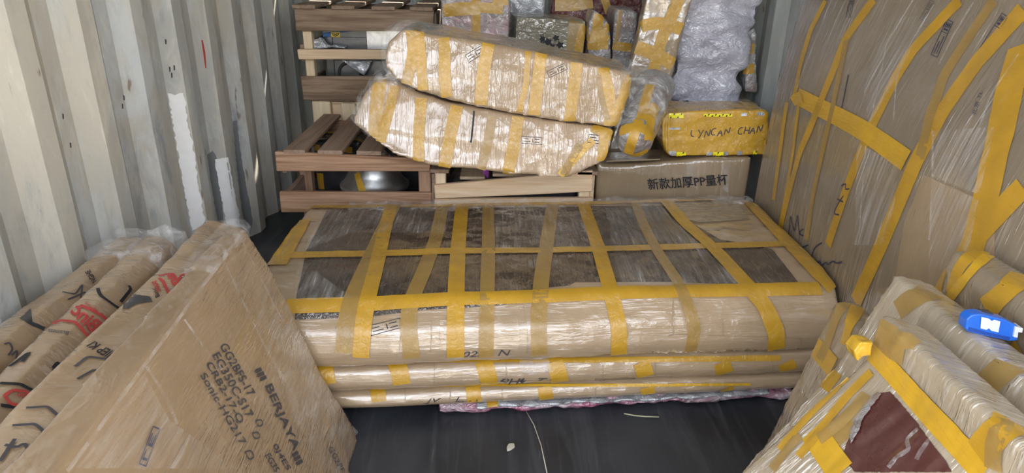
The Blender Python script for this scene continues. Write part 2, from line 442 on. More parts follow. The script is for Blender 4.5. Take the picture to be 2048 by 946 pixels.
        for v in vv:
            a = (v.x-x0)/(x1-x0); b = (v.y-y0)/(y1-y0)
            q = bl.lerp(br, a).lerp(tl.lerp(tr, a), b); uv.append((q.x, q.y))
        vs = s._project(uv, off)
        return link(name, vs, outward(vs, fs), M[mat], parent or s.root)
    def stamp(s, quad, mat='ink_blue', name='printed_stamp', kind=0):
        return s.text('', quad, mat, name, mesh=STAMPS[kind])
    def ink(s, strokes, w=.005, mat='ink_blue', name='marker_writing'):
        allv, allf = [], []
        for st in strokes:
            pts = [Vector(p) for p in st]; d = []
            for a, b in zip(pts, pts[1:]):
                n = max(1, int((b-a).length/4)); d += [a.lerp(b, i/n) for i in range(n)]
            d.append(pts[-1])
            for _ in range(2): d = [d[0]]+[(d[i-1]+d[i]*2+d[i+1])/4 for i in range(1, len(d)-1)]+[d[-1]]
            hs = [h for h in (s.hit(p.x, p.y) for p in d) if h]
            if len(hs) < 2: continue
            vs = []; n = len(hs)
            for i in range(n):
                t = hs[min(n-1, i+1)][0]-hs[max(0, i-1)][0]; sd = hs[i][1].cross(t)
                sd = sd.normalized() if sd.length > 1e-9 else Vector((1, 0, 0))
                for q in (-.5, .5): vs.append(hs[i][0]+sd*w*q+hs[i][1]*.0024)
            fs = [(2*i, 2*i+1, 2*i+3, 2*i+2) for i in range(n-1)]
            o = len(allv); allv += vs; allf += [tuple(x+o for x in f) for f in fs]
        if allv: return link(name, allv, outward(allv, allf), M[mat], s.root)

def bars(rects):
    vs, fs = [], []
    for x0, y0, x1, y1 in rects:
        nx = max(1, int((x1-x0)/.25)); o = len(vs)
        for i in range(nx+1):
            x = x0+(x1-x0)*i/nx; vs += [Vector((x, y0, 0)), Vector((x, y1, 0))]
        fs += [(o+2*i, o+2*i+2, o+2*i+3, o+2*i+1) for i in range(nx)]
    return vs, fs
STAMPS = [
    bars([(0, 0, 3, .09), (0, .91, 3, 1), (0, 0, .05, 1), (2.95, 0, 3, 1), (1.95, 0, 2.0, 1), (.25, .28, 1.7, .38), (.25, .60, 1.2, .70), (2.15, .2, 2.3, .8), (2.4, .2, 2.8, .32), (2.4, .45, 2.8, .56), (2.4, .68, 2.8, .8), (2.55, .2, 2.65, .8)]),
    bars([(0, 0, 2.2, .1), (0, .9, 2.2, 1), (0, 0, .08, 1), (2.12, 0, 2.2, 1), (.3, .2, .45, .8), (.3, .68, .9, .8), (1.1, .2, 1.25, .8), (1.1, .2, 1.8, .32), (1.1, .45, 1.7, .55), (1.1, .68, 1.8, .8)]),
    bars([(0, 0, 3, .07), (0, .93, 3, 1), (0, 0, .05, 1), (2.95, 0, 3, 1), (.3, .3, 1.3, .38), (.3, .62, 1.0, .7), (1.6, .25, 1.7, .75), (1.9, .25, 2.6, .35), (1.9, .65, 2.6, .75)]),
]

def plank(c, s, mat, parent, name='plank', rot=None, bev=.003):
    return link(name, *bevelled(*box(c, s, rot), bev, 1), M[mat], parent)
def poly_y(pts, y, depth, dy=None):
    """outline seen at distance y, carried back by depth"""
    return prism([P(u, v, Y=y) for u, v in pts], (0, depth, 0))
def lathe(profile, c, n=40):
    vs, fs = [], []; c = Vector(c)
    for r, z in profile:
        for i in range(n):
            a = 2*math.pi*i/n; vs.append(c+Vector((r*math.cos(a), r*math.sin(a), z)))
    for k in range(len(profile)-1):
        for i in range(n):
            j = (i+1) % n; fs.append((k*n+i, k*n+j, (k+1)*n+j, (k+1)*n+i))
    fs.append(tuple(range(n-1, -1, -1))); fs.append(tuple(range((len(profile)-1)*n, len(profile)*n)))
    return vs, fs

# ------------------------------------------------------------------ the container
def wall_mat(name, base, blot, dark):
    m = NT(name)
    a = m.noise(m.mapping((2.2, 1.6, 1.1)), 1, 5, .65, .6); b = m.noise(m.mapping((9, 7, 2.2)), 1, 5, .7, .4); c = m.noise(m.mapping((40, 40, 30)), 1, 3)
    col = m.mix(m.ramp(a, [(.40, 0), (.56, 1)]), base, blot)
    d = m.noise(m.mapping((6, 3.5, 1.6)), 1, 6, .7, .8); e = m.noise(m.mapping((26, 22, 7)), 1, 5, .75, .6)
    col = m.mix(m.math('MULTIPLY', m.ramp(d, [(.50, 0), (.62, 1)]), .55), col, (.60, .64, .66))
    col = m.mix(m.math('MULTIPLY', m.math('MULTIPLY', m.ramp(b, [(.50, 0), (.66, 1)]), m.ramp(e, [(.42, 0), (.58, 1)])), .75), col, dark)
    col = m.mix(m.math('MULTIPLY', m.ramp(b, [(.30, 1), (.44, 0)]), .6), col, (.76, .72, .62))
    sp = m.ramp(m.noise(m.mapping((30, 30, 9)), 1, 2, .4), [(.72, 0), (.77, 1)])
    col = m.mix(m.math('MULTIPLY', sp, .7), col, (.16, .10, .07))
    m.set(Base_Color=col, Roughness=.5, Specular_IOR_Level=.4, Normal=m.bump(m.math('ADD', b, m.math('MULTIPLY', c, .3)), .35, .004))
    return m.m
M['wall'] = wall_mat('greyish_container_paint', (.45, .455, .43), (.52, .485, .41), (.27, .285, .29))
M['wall_r'] = wall_mat('dull_container_paint', (.40, .43, .42), (.44, .45, .42), (.30, .32, .33))

def corrugated(name, x, sgn, phase, ya, yb, mat):
    """trapezoid sheet steel; sgn points out of the container"""
    per = .278; prof = [(0, 0), (.070, 0), (.138, .036), (.210, .036)]
    pts = []; k0 = int((ya-phase)/per)-1
    for k in range(k0, int((yb-phase)/per)+2):
        for dy, d in prof:
            y = phase+k*per+dy
            if ya <= y <= yb: pts.append((y, d))
    pts = [(ya, pts[0][1])]+pts+[(yb, pts[-1][1])]
    vs, fs = [], []; nz = 26; n = len(pts)
    for i in range(nz+1):
        z = ZC*i/nz
        for y, d in pts:
            dent = .004*noise.noise(Vector((y*5, z*2.5, x)))+.003*noise.noise(Vector((y*11, z*5, x+3)))
            vs.append((x+sgn*(d+dent*.8), y+dent*.6, z))
    for i in range(nz):
        for j in range(n-1): fs.append((i*n+j, i*n+j+1, (i+1)*n+j+1, (i+1)*n+j))
    o = struct(link(name, vs, fs, mat))
    so = o.modifiers.new('thickness', 'SOLIDIFY'); so.thickness = .002; so.offset = sgn if False else 0
    return o, BVHTree.FromPolygons([tuple(v) for v in vs], fs)

# far end of an inner flat sits at photo (180, 0)
ph = P(180, 0, X=WL).y - .070
wl_o, wl_bvh = corrugated('wall_left', WL, -1, ph, Y0, Y1, M['wall'])
wr_o, wr_bvh = corrugated('wall_right', WR, 1, P(1542, 0, X=WR).y-.07, Y0, Y1, M['wall_r'])
vs, fs = [], []
for i in range(60):
    x = WL-.036+(WR-WL+.072)*i/59; d = .03 if (i//4) % 2 else 0
    vs += [(x, Y1+d, 0), (x, Y1+d, ZC)]
struct(link('wall_back', vs, [(2*i, 2*i+2, 2*i+3, 2*i+1) for i in range(59)], M['wall_r']))
vs, fs = [], []
for i in range(40):
    y = Y0+(Y1-Y0)*i/39; d = .02 if (i//3) % 2 else 0
    vs += [(WL-.04, y, ZC+d), (WR+.04, y, ZC+d)]
struct(link('ceiling', vs, [(2*i, 2*i+1, 2*i+3, 2*i+2) for i in range(39)], mat_plain('dim_ceiling_paint', (.22, .22, .21), .7)))
m = NT('worn_black_plywood')
a = m.noise(m.mapping((26, 1.6, 1)), 1, 5, .65, .5); b = m.noise(m.mapping((3, 2.2, 1)), 1, 4, .6, 1); c = m.noise(m.mapping((90, 7, 1)), 1, 2)
col = m.mix(m.ramp(b, [(.35, 0), (.7, 1)]), (.020, .023, .029), (.050, .055, .066))
col = m.mix(m.math('MULTIPLY', m.ramp(a, [(.50, 0), (.70, 1)]), .6), col, (.085, .091, .105))
col = m.mix(m.math('MULTIPLY', m.ramp(c, [(.68, 0), (.76, 1)]), .5), col, (.15, .15, .155))
m.set(Base_Color=col, Roughness=m.ramp(b, [(.3, .28), (.7, .5)]), Specular_IOR_Level=.45, Normal=m.bump(m.math('ADD', a, c), .3, .003))
M['floor'] = m.m
fl = struct(link('floor', *box(((WL+WR)/2, (Y0+Y1)/2, -.014), (WR-WL+.08, Y1-Y0, .028)), M['floor']))
# door frame round the open end, and the yard in front of it
fr = merge(box(((WL+WR)/2, Y0-.05, ZC+.06), (WR-WL+.24, .1, .14)), box((WL-.08, Y0-.05, ZC/2), (.08, .1, ZC+.26)), box((WR+.08, Y0-.05, ZC/2), (.08, .1, ZC+.26)), box(((WL+WR)/2, Y0-.05, -.08), (WR-WL+.24, .1, .14)))
struct(link('trim_1', *fr, M['wall']))
M['yard'] = mat_plain('pale_concrete_yard', (.50, .47, .42), .85, 0, .2, .1, .8)
struct(link('ground', [(-40, -60, -.16), (40, -60, -.16), (40, 20, -.16), (-40, 20, -.16)], [(0, 1, 2, 3)], M['yard']))

yw = merge(box((0, -17, 1.8), (46, .5, 3.4)), box((0, -17, 3.65), (46.4, .8, .2)), *[box((-20+4*i, -16.7, 1.9), (.35, .3, 3.4)) for i in range(11)])  # unseen wall, added so the glossy film reflects a dark horizon band
struct(link('wall_unseen_yard', *yw, mat_plain('dark_reflection_wall', (.16, .15, .13), .9)))

class WallSurface(Body):
    def __init__(s, o, bvh): s.root = o; s.bvh = bvh; s.k = 0
wl_s = WallSurface(wl_o, wl_bvh)
def towards(b, n, p): return n if n.dot(EYE-p) > 0 else -n
_h = wl_s.hit
def _hit_w(u, v):
    h = _h(u, v); return (h[0], towards(None, h[1], h[0])) if h else None
wl_s.hit = _hit_w
wl_s.near = lambda p: (lambda h: (h[0], towards(None, h[1], h[0])))(wl_bvh.find_nearest(p))
wl_s.patch([(335, 187), (350, 190), (366, 185), (373, 230), (374, 248), (385, 290), (392, 340), (400, 395), (409, 440), (408, 452), (385, 462), (380, 440), (368, 385), (355, 310), (345, 250)], 'white_paint', 'paint_patch', .003, 8, 2.2)
wl_s.patch([(428, 319), (455, 314), (462, 350), (470, 400), (478, 430), (481, 474), (462, 470), (451, 440), (443, 400), (436, 360)], 'white_paint', 'paint_patch', .003, 8, 1.5)
wl_s.patch([(413, 310), (425, 302), (432, 312), (436, 360), (443, 400), (447, 440), (435, 442), (428, 410), (420, 360)], 'grey_paint', 'paint_patch', .002, 8, .8)
wl_s.patch([(465, 242), (473, 240), (480, 300), (490, 360), (505, 440), (500, 470), (488, 455), (478, 380), (470, 310)], 'grey_paint', 'paint_patch', .002, 8, .8)
for pts in ([(403, 80), (408, 105), (411, 135)],):
    wl_s.patch([(402, 80), (405, 80), (410, 105), (412, 136), (410, 136), (406, 108)], 'ink_red', 'paint_scrape', .002, 8)
for u, v in ((330, 83), (342, 150), (338, 138), (347, 135), (246, 195), (124, 232), (139, 290), (243, 212)):
    wl_s.patch([(u-1, v-5), (u+2, v-4), (u+2.5, v+5), (u, v+6)], 'ink_grey', 'rust_chip', .002, 8)

# ------------------------------------------------------------------ wrapped table tops lying on the floor
def slab(sections, yfun, x0, x1, nx=30):
    rings = []
    for i in range(nx+1):
        x = x0+(x1-x0)*i/nx
        rings.append([(x, y+yfun(x, y), z) for y, z in sections])
    return loft(rings)
SX0, SX1 = -.69, 1.022
yf = lambda x, y: (x+.12)*.083 if y < 2.3 else (x+.12)*.083
top_sec = [(1.617, .195), (1.606, .24), (1.622, .30), (1.69, .362), (1.80, .378), (2.1, .379), (2.38, .378), (2.452, .372), (2.465, .35), (2.465, .20), (2.40, .195)]
t = thing('wrapped_table_top', 'large dark panel lying flat on the stack, framed with cardboard, film and yellow tape', 'package', (.16, 2.0, .195))
B = Body('wrapped_body', slab(top_sec, yf, SX0, SX1), M['card_slab'], t, .011, 2, [(.004, (4, 9, 9), 3), (.0015, (16, 30, 20), 9)], zmin=.1945)
B.patch([(655, 420), (760, 418), (1000, 416), (1325, 412), (1345, 425), (1440, 480), (1520, 494), (1545, 500), (1600, 571), (1440, 573), (1430, 568), (1340, 566), (1240, 571), (1140, 572), (1080, 578), (1050, 584), (1042, 606), (970, 614), (850, 620), (740, 634), (590, 640), (592, 600), (604, 545), (612, 505)], 'dark_panel', 'dark_panel', .0026, 11)
B.patch([(1345, 410), (1470, 402), (1500, 440), (1400, 447), (1375, 440)], 'card_grey', 'cardboard_flap', .0034, 12)
B.patch([(1140, 572), (1150, 567), (1345, 566), (1352, 578), (1345, 590), (1150, 592)], 'card_slab', 'cardboard_flap', .0038, 12)
B.patch([(1045, 600), (1055, 660), (1060, 705), (1330, 700), (1342, 650), (1345, 600), (1345, 590), (1050, 588)], 'card_slab', 'cardboard_flap', .003, 12)
B.patch([(1315, 682), (1345, 668), (1600, 676), (1600, 706), (1305, 706)], 'card_slab', 'cardboard_flap', .0042, 12)
B.patch([(880, 640), (1035, 632), (1040, 680), (1035, 700), (880, 690)], 'card_slab', 'cardboard_flap', .003, 14)
for pts, w, k in [
    ([(602, 417), (730, 415), (900, 413), (1200, 408), (1496, 398)], .04, 'tape'),
    ([(572, 513), (760, 510), (900, 505), (1100, 503), (1300, 498), (1588, 490)], .045, 'tape'),
    ([(574, 613), (720, 610), (900, 598), (1100, 592), (1250, 585), (1500, 580), (1640, 577)], .045, 'tape'),
    ([(622, 409), (585, 470), (548, 533)], .075, 'tape'),
    ([(790, 412), (762, 470), (735, 530), (708, 590), (697, 625), (691, 660), (689, 705)], .048, 'tape_thin'),
    ([(783, 412), (768, 470), (752, 540), (736, 600), (728, 640), (722, 712)], .045, 'tape'),
    ([(885, 416), (872, 480), (850, 540), (830, 585), (818, 620), (817, 655), (823, 714)], .045, 'tape_thin'),
    ([(924, 412), (916, 500), (913, 560), (911, 640), (911, 712)], .048, 'tape'),
    ([(976, 412), (977, 500), (974, 600), (972, 712)], .042, 'tape_thin'),
    ([(1105, 411), (1092, 500), (1083, 560), (1077, 630), (1078, 708)], .046, 'tape_thin'),
    ([(1165, 406), (1180, 450), (1197, 500), (1217, 570), (1232, 630), (1238, 660), (1237, 706)], .046, 'tape'),
    ([(1270, 408), (1290, 460), (1320, 515), (1358, 570), (1380, 625), (1389, 660), (1378, 705)], .036, 'tape_thin'),
    ([(1328, 400), (1370, 450), (1428, 500), (1490, 568), (1530, 615), (1552, 665), (1550, 706)], .05, 'tape'),
    ([(1492, 396), (1560, 468), (1640, 552), (1690, 600)], .06, 'tape'),
    ([(706, 652), (724, 655), (724, 700)], .03, 'tape_folded'),
]: B.tape(pts, w, k, off=.0056)
B.patch([(594, 521), (706, 600), (590, 604)], 'sheet_top', 'film_glint_layer', .008, 12)  # film sheets on the top, glints painted in as pale streaks
B.patch([(980, 418), (1165, 412), (1205, 500), (985, 502)], 'sheet_top', 'film_glint_layer', .008, 12)
B.patch([(1210, 420), (1320, 416), (1480, 572), (1240, 572)], 'sheet_top', 'film_glint_layer', .008, 12)
B.patch([(640, 424), (905, 418), (890, 470), (700, 470), (610, 505)], 'sheet_top', 'film_glint_layer', .008, 12)
for u, a_, b_ in ((800, 640, 702), (862, 640, 704), (1055, 612, 706), (1156, 640, 704), (1346, 600, 700), (1445, 640, 700)):
    B.ink([[(u, a_), (u+1, (a_+b_)/2), (u-1, b_)]], .003, 'card_carton', 'board_seam')
B.stamp([(735, 652), (800, 636), (806, 655), (742, 672)], 'ink_grey', kind=2)
B.stamp([(1160, 600), (1196, 598), (1178, 622), (1144, 625)], kind=1)
B.stamp([(1310, 603), (1342, 601), (1328, 620), (1293, 625)], 'ink_grey', kind=1)
B.text('02.1  N', [(925, 703), (1022, 698), (1022, 710), (925, 714)], 'ink_grey', 'marker_writing', shear=.3)
vs, fs, ns = remesh(*slab([(2.36, .376), (2.44, .388), (2.485, .37), (2.49, .24), (2.475, .24), (2.47, .35), (2.43, .372)], yf, -.55, 1.01), .009, 1)
link('loose_film', lumpy(vs, ns, [(.012, (18, 18, 30), 4), (.006, (50, 50, 50), 1)]), fs, M['film'], t, True)

t = thing('wrapped_table_top', 'thinner wrapped panel sandwiched directly under the large dark panel', 'package', (.16, 2.0, .10))
B = Body('wrapped_body', slab([(1.625, .108), (1.612, .135), (1.622, .175), (1.66, .190), (2.40, .190), (2.44, .15), (2.40, .108)], yf, -.66, 1.0), M['card_slab'], t, .010, 2, [(.002, (5, 12, 12), 13), (.001, (22, 30, 30), 2)], zmin=.1065)
for u in (868, 1012, 1205, 1310, 1545):
    B.ink([[(u, 726), (u+1, 745), (u, 766)]], .003, 'card_carton', 'board_seam')
for u in (650, 800, 975, 1117, 1290, 1450, 1580):
    B.tape([(u-8, 724), (u, 745), (u+4, 768)], .05, 'tape')
B.tape([(650, 722), (900, 721), (1200, 720), (1560, 716)], .016, 'tape')
B.text('PHL  T EL', [(1000, 757), (1130, 755), (1130, 766), (1000, 768)], 'ink_grey', 'marker_writing', shear=.3)
B.stamp([(1190, 757), (1270, 756), (1270, 765), (1190, 766)], 'ink_grey', kind=2)
B.patch([(1040, 722), (1095, 718), (1105, 742), (1060, 748), (1035, 738)], 'film_milky', 'loose_film', .006, 10, 1)

t = thing('wrapped_table_top', 'thinnest wrapped panel near the bottom of the flat stack above the pink bubble wrap', 'package', (.16, 2.0, .042))
B = Body('wrapped_body', slab([(1.632, .044), (1.618, .065), (1.626, .09), (1.66, .1035), (2.40, .1035), (2.43, .07), (2.40, .044)], yf, -.64, .99), M['card_slab'], t, .008, 2, [(.002, (6, 14, 14), 23)], zmin=.0445)
for u in (810, 900, 1004, 1190, 1370):
    B.ink([[(u, 777), (u+1, 790), (u, 802)]], .003, 'card_carton', 'board_seam')
for u in (757, 948, 1092, 1297, 1455):
    B.tape([(u-3, 774), (u, 788), (u+1, 803)], .042, 'tape')
B.tape([(670, 773), (900, 772), (1200, 771), (1500, 768)], .008, 'tape_folded')
B.text('JV    L. H', [(850, 797), (960, 793), (960, 804), (850, 807)], 'ink_grey', 'marker_writing', shear=.3)

t = thing('bubble_wrap_bundle', 'crumpled pink and clear bubble wrap squashed flat on the floor under the panels', 'bubble wrap', (.16, 2.0, 0))
vs, fs, ns = remesh(*slab([(1.72, .0), (1.636, .010), (1.630, .026), (1.66, .041), (2.36, .041), (2.36, 0)], yf, -.16, .93, 60), .008, 2)
vs = lumpy(vs, ns, [(.012, (14, 14, 40), 4), (.005, (40, 40, 60), 2)])
for v in vs: v.z = min(max(v.z, .001), .044)
link('bubble_sheet', vs, fs, M['bubble_pink'], t, True)
BB = Body('film_edge', slab([(1.70, .018), (1.626, .028), (1.622, .036), (1.70, .042)], lambda x, y: (x+.12)*.083+.012*noise.noise(Vector((x*14, 0, 0))), -.05, .85, 60), M['foil_clear'], t, .006, 1, [(.008, (30, 30, 60), 7)])
for u in (985, 1168): BB.tape([(u-11, 810), (u+11, 810)], .02, 'tape')

# ------------------------------------------------------------------ slabs leaning on the left wall
def lean(front, back, far, near_shift, yfar, ynear, n=14, bulge=.0):
    """cross-section polygon at yfar carried to ynear, shifted sideways by near_shift at the near end"""
    pts = front+back; rings = []
    for i in range(n+1):
        f = i/n; y = yfar+(ynear-yfar)*f
        rings.append([(q[0]+(near_shift+(q[2] if len(q) > 2 else 0))*f, y, q[1]) for q in pts])
    return loft(rings)
def board_profile(top_out, top_in, z, run, thick_drop=.0):
    """leaning slab: top edge from top_out (wall side) to top_in, foot displaced by run"""
    zt = z
    return [(top_in, zt-.015), (top_in-.012*(1 if run > 0 else -1), zt), (top_out+.012*(1 if run > 0 else -1), zt+.006), (top_out, zt-.01)], [(top_out+run, .0), (top_in+run, .0)]
YN = .52
def near_x(u, v, Z, far, yfar):
    p = P(u, v, Z=Z); f = (yfar-p.y)/(yfar-YN); return (p.x-far)/f
# the slab in front, with stencilled lettering
t = thing('wrapped_slab', 'front leaning cardboard slab with stencilled lettering, under shiny film on the left', 'package', (-.5, 1.0, 0), 'slabs leaning on the left wall')
fx, bx = P(490, 455, Y=1.55).x, P(457, 447, Y=1.55).x
sh = near_x(131, 946, .60, fx, 1.55)
B = Body('wrapped_body', lean([(-.378, 0), (-.467, .214), (-.558, .503), (fx, .622)], [(bx, .632, -.02), (bx+.02, .55, -.02), (-.43, 0)], 0, sh, 1.55, YN), M['card_left'], t, .0065, 1, [(.003, (8, 5, 8), 3), (.0012, (40, 14, 20), 8)], zmin=.001)
B.tape([(488, 458), (441, 524), (360, 632), (289, 728), (215, 830), (131, 944)], .006, 'film', 'film_crease_glint', .003)  # pale strip painted along the top edge as its film highlight
B.tape([(476, 470), (520, 560), (575, 665), (640, 780), (690, 860)], .006, 'film', 'film_crease_glint', .003)
B.tape([(447, 526), (480, 600), (530, 700), (590, 800)], .008, 'film', 'film_crease_glint', .003)
B.tape([(365, 640), (400, 690), (440, 740)], .007, 'film', 'film_crease_glint', .003)
B.tape([(288, 735), (330, 800), (350, 850)], .008, 'film', 'film_crease_glint', .003)
B.patch([(447, 530), (480, 500), (545, 550), (640, 742), (708, 858), (698, 940), (640, 940), (590, 850), (560, 760), (500, 650)], 'sheet_left', 'film_glint_layer', .0034, 14)  # film overlap, with its glints and haze painted as pale streaks
B.patch([(150, 915), (285, 748), (335, 840), (470, 938), (140, 938)], 'sheet_left', 'film_glint_layer', .003, 14)
def quad_line(a, b, hgt, side=1):
    """lettering along a->b, character tops towards the right of the photo"""
    a, b = Vector(a), Vector(b); d = (b-a).normalized(); n = Vector((d.y, -d.x))*hgt*side
    return [tuple(a+n), tuple(b+n), tuple(b), tuple(a)]
B.text('GG2BFS-17', quad_line((437, 693), (495, 795), 17), 'ink_grey', bold=.012)
B.text('EG350C-S17', quad_line((422, 712), (492, 838), 17), 'ink_grey', bold=.012)
B.text('CRB2-17-Q', quad_line((408, 730), (474, 850), 16), 'ink_grey', bold=.012)
B.text('Sonic-HG217', quad_line((398, 752), (480, 892), 14), 'ink_grey', bold=.008)
B.text('BERJAYA', quad_line((524, 775), (582, 905), 20), 'ink_grey', bold=.02)
for q in ([(509, 744), (521, 738)], [(514, 752), (526, 746)], [(519, 760), (531, 754)], [(583, 912), (594, 905)], [(587, 920), (599, 913)], [(591, 929), (603, 922)]):
    B.ink([q], .008, 'ink_grey', 'printed_bar')
for q in ([(510, 842), (521, 838), (526, 850), (514, 855), (510, 842)], [(503, 868), (514, 863), (519, 875), (508, 880), (503, 868)], [(489, 905), (500, 900), (508, 915), (496, 921), (489, 905)]):
    B.ink([q], .003, 'ink_grey', 'printed_square')
B.text('0J4ES', quad_line((541, 893), (570, 944), 13), 'ink_grey', bold=.01)
B.text('EG35', quad_line((528, 912), (548, 946), 12), 'ink_grey', bold=.01)
B.text('GG2BF', quad_line((655, 897), (680, 946), 10), 'ink_grey', bold=.0)
B.stamp(quad_line((290, 935), (319, 858), 16)[:1]+quad_line((290, 935), (319, 858), 16)[1:], kind=1)
B.patch([(700, 852), (716, 856), (719, 868), (708, 872)], 'film_milky', 'loose_film', .006, 6, 1)
hullf = lean([(fx-.03, .50), (fx+.012, .62), (fx-.005, .645)], [(bx-.012, .642), (bx-.01, .56), (bx+.03, .50)], 0, 0.004, 1.575, 1.30, 6)
vs, fs, ns = remesh(*hullf, .008, 2); link('loose_film', lumpy(vs, ns, [(.006, (14, 8, 14), 5), (.003, (40, 40, 40), 3)]), fs, M['film'], t, True)

# second slab
t = thing('wrapped_slab', 'film-wrapped cardboard slab leaning second from the front, next to the lettered one', 'package', (-.6, 1.0, 0), 'slabs leaning on the left wall')
lx = P(410, 444, Y=1.65).x; sh = near_x(71, 779, .60, lx, 1.65)
B2 = Body('wrapped_body', lean([(lx+.285, 0), (lx+.104, .515), (lx+.090, .592)], [(lx+.006, .608), (lx, .592), (lx+.02, .52), (lx+.19, 0)], 0, sh, 1.65, YN), M['card_left_b'], t, .007, 2, [(.007, (7, 5, 7), 33), (.003, (20, 20, 20), 4)], zmin=.001)
B2.ink([[(385, 545), (362, 552), (352, 572), (352, 592)], [(372, 580), (352, 600), (338, 590), (325, 562), (318, 558)], [(317, 553), (345, 548), (360, 570)]], .006, 'ink_red', 'printed_logo_frame')
B2.text('ens', [(353, 585), (333, 552), (347, 546), (367, 578)], 'ink_red', bold=.03)
B2.text('sens', [(323, 582), (312, 562), (303, 566), (314, 586)], 'ink_red', bold=.02)
B2.text('NGHIEP KI', [(246, 738), (172, 694), (190, 684), (262, 722)], 'ink', bold=.02)
B2.text('Binc', [(312, 598), (303, 580), (310, 577), (320, 593)], 'ink', bold=.01)
B2.patch([(246, 597), (262, 590), (300, 594), (306, 605), (278, 608), (247, 620)], 'dark', 'torn_hole', .002, 8, 1.2)
B2.ink([[(52, 818), (95, 815), (118, 835), (132, 868)], [(25, 853), (70, 850), (88, 865), (101, 890)], [(155, 760), (190, 740), (200, 760), (180, 785), (210, 770)], [(150, 735), (175, 715), (215, 720), (205, 745)]], .005, 'ink_grey', 'printed_line')
B2.ink([[(0, 925), (30, 880)], [(10, 892), (35, 897), (50, 888), (58, 905)]], .005, 'ink_grey', 'printed_line')

# third slab
t = thing('wrapped_slab', 'cardboard slab with red printed logo, leaning third from the front', 'package', (-.75, 1.0, 0), 'slabs leaning on the left wall')
lx = P(290, 479, Y=1.66).x; sh = near_x(55, 692, .55, lx, 1.66)
B3 = Body('wrapped_body', lean([(lx+.240, 0), (lx+.098, .45), (lx+.080, .530), (lx+.055, .556)], [(lx+.008, .558), (lx, .53), (lx+.03, .45), (lx+.17, 0)], 0, sh, 1.66, YN), M['card_left_b'], t, .008, 2, [(.007, (7, 5, 7), 43), (.003, (24, 24, 24), 7)], zmin=.001)
B3.text('Binc', quad_line((182, 668), (140, 626), 30, -1), 'ink_red', bold=.03)
B3.text('nanh glass', quad_line((218, 650), (168, 610), 10, -1), 'ink_red', bold=.0)
B3.ink([[(160, 612), (185, 622), (213, 640), (220, 662)], [(105, 650), (120, 642), (150, 645), (170, 668), (183, 684)]], .008, 'ink_red', 'printed_logo_frame')
B3.ink([[(240, 605), (262, 578), (256, 572)], [(196, 578), (200, 592), (225, 610), (243, 622)], [(0, 768), (40, 770), (65, 783)], [(0, 812), (25, 815), (42, 822)], [(20, 735), (60, 705), (45, 725)], [(105, 738), (115, 725), (122, 735), (112, 745), (105, 738)]], .007, 'ink', 'printed_line')
B3.text('Business', [(135, 672), (95, 668), (98, 660), (138, 664)], 'ink_grey')
B3.ink([[(8, 793), (24, 782), (52, 784), (62, 795), (50, 812), (20, 810), (8, 793)]], .006, 'ink_red', 'printed_logo_frame')
B3.text('Bin', [(55, 800), (32, 796), (34, 787), (57, 790)], 'ink_red', bold=.02)
B3.ink([[(0, 860), (25, 842), (20, 858), (28, 852)]], .008, 'ink', 'printed_line')
vs, fs, ns = remesh(*lean([(lx+.02, .50), (lx+.11, .50), (lx+.10, .56)], [(lx+.05, .575), (lx-.003, .562), (lx-.004, .52)], 0, 0.0, 1.69, 1.53, 6), .007, 2)
link('loose_film', lumpy(vs, ns, [(.009, (16, 8, 16), 5), (.004, (44, 30, 44), 3)]), fs, M['film_milky'], t, True)

# fourth slab, by the wall
t = thing('wrapped_slab', 'lowest cardboard slab, resting directly against the corrugated left wall', 'package', (-.95, 1.1, 0), 'slabs leaning on the left wall')
lx = P(228, 474, Y=1.78).x; sh = near_x(0, 637, .50, lx, 1.78)
B4 = Body('wrapped_body', lean([(lx+.22, 0), (lx+.115, .40), (lx+.098, .475), (lx+.072, .502)], [(lx+.014, .50), (lx, .47), (lx+.03, .39), (lx+.14, 0)], 0, max(sh, -.02), 1.78, YN), M['card_left_b'], t, .009, 3, [(.009, (9, 6, 9), 53), (.003, (24, 24, 24), 17)], zmin=.001)
B4.text('NGHE', [(184, 569), (170, 545), (180, 540), (192, 562)], 'ink', bold=.02)
B4.ink([[(125, 585), (150, 590), (165, 568), (160, 600)], [(135, 600), (170, 585)], [(8, 690), (18, 685), (25, 700), (15, 712)], [(22, 712), (34, 700), (30, 718)]], .004, 'ink_grey', 'printed_line')
B4.patch([(40, 638), (62, 618), (64, 645), (90, 655), (86, 662), (62, 652)], 'dark', 'torn_hole', .002, 8, .8)
vs, fs, ns = remesh(*lean([(lx+.03, .44), (lx+.125, .44), (lx+.115, .51)], [(lx+.06, .522), (lx-.003, .515), (lx-.004, .46)], 0, 0.0, 1.81, 1.64, 6), .007, 2)
link('loose_film', lumpy(vs, ns, [(.009, (16, 8, 16), 15), (.004, (44, 30, 44), 6)]), fs, M['film_milky'], t, True)

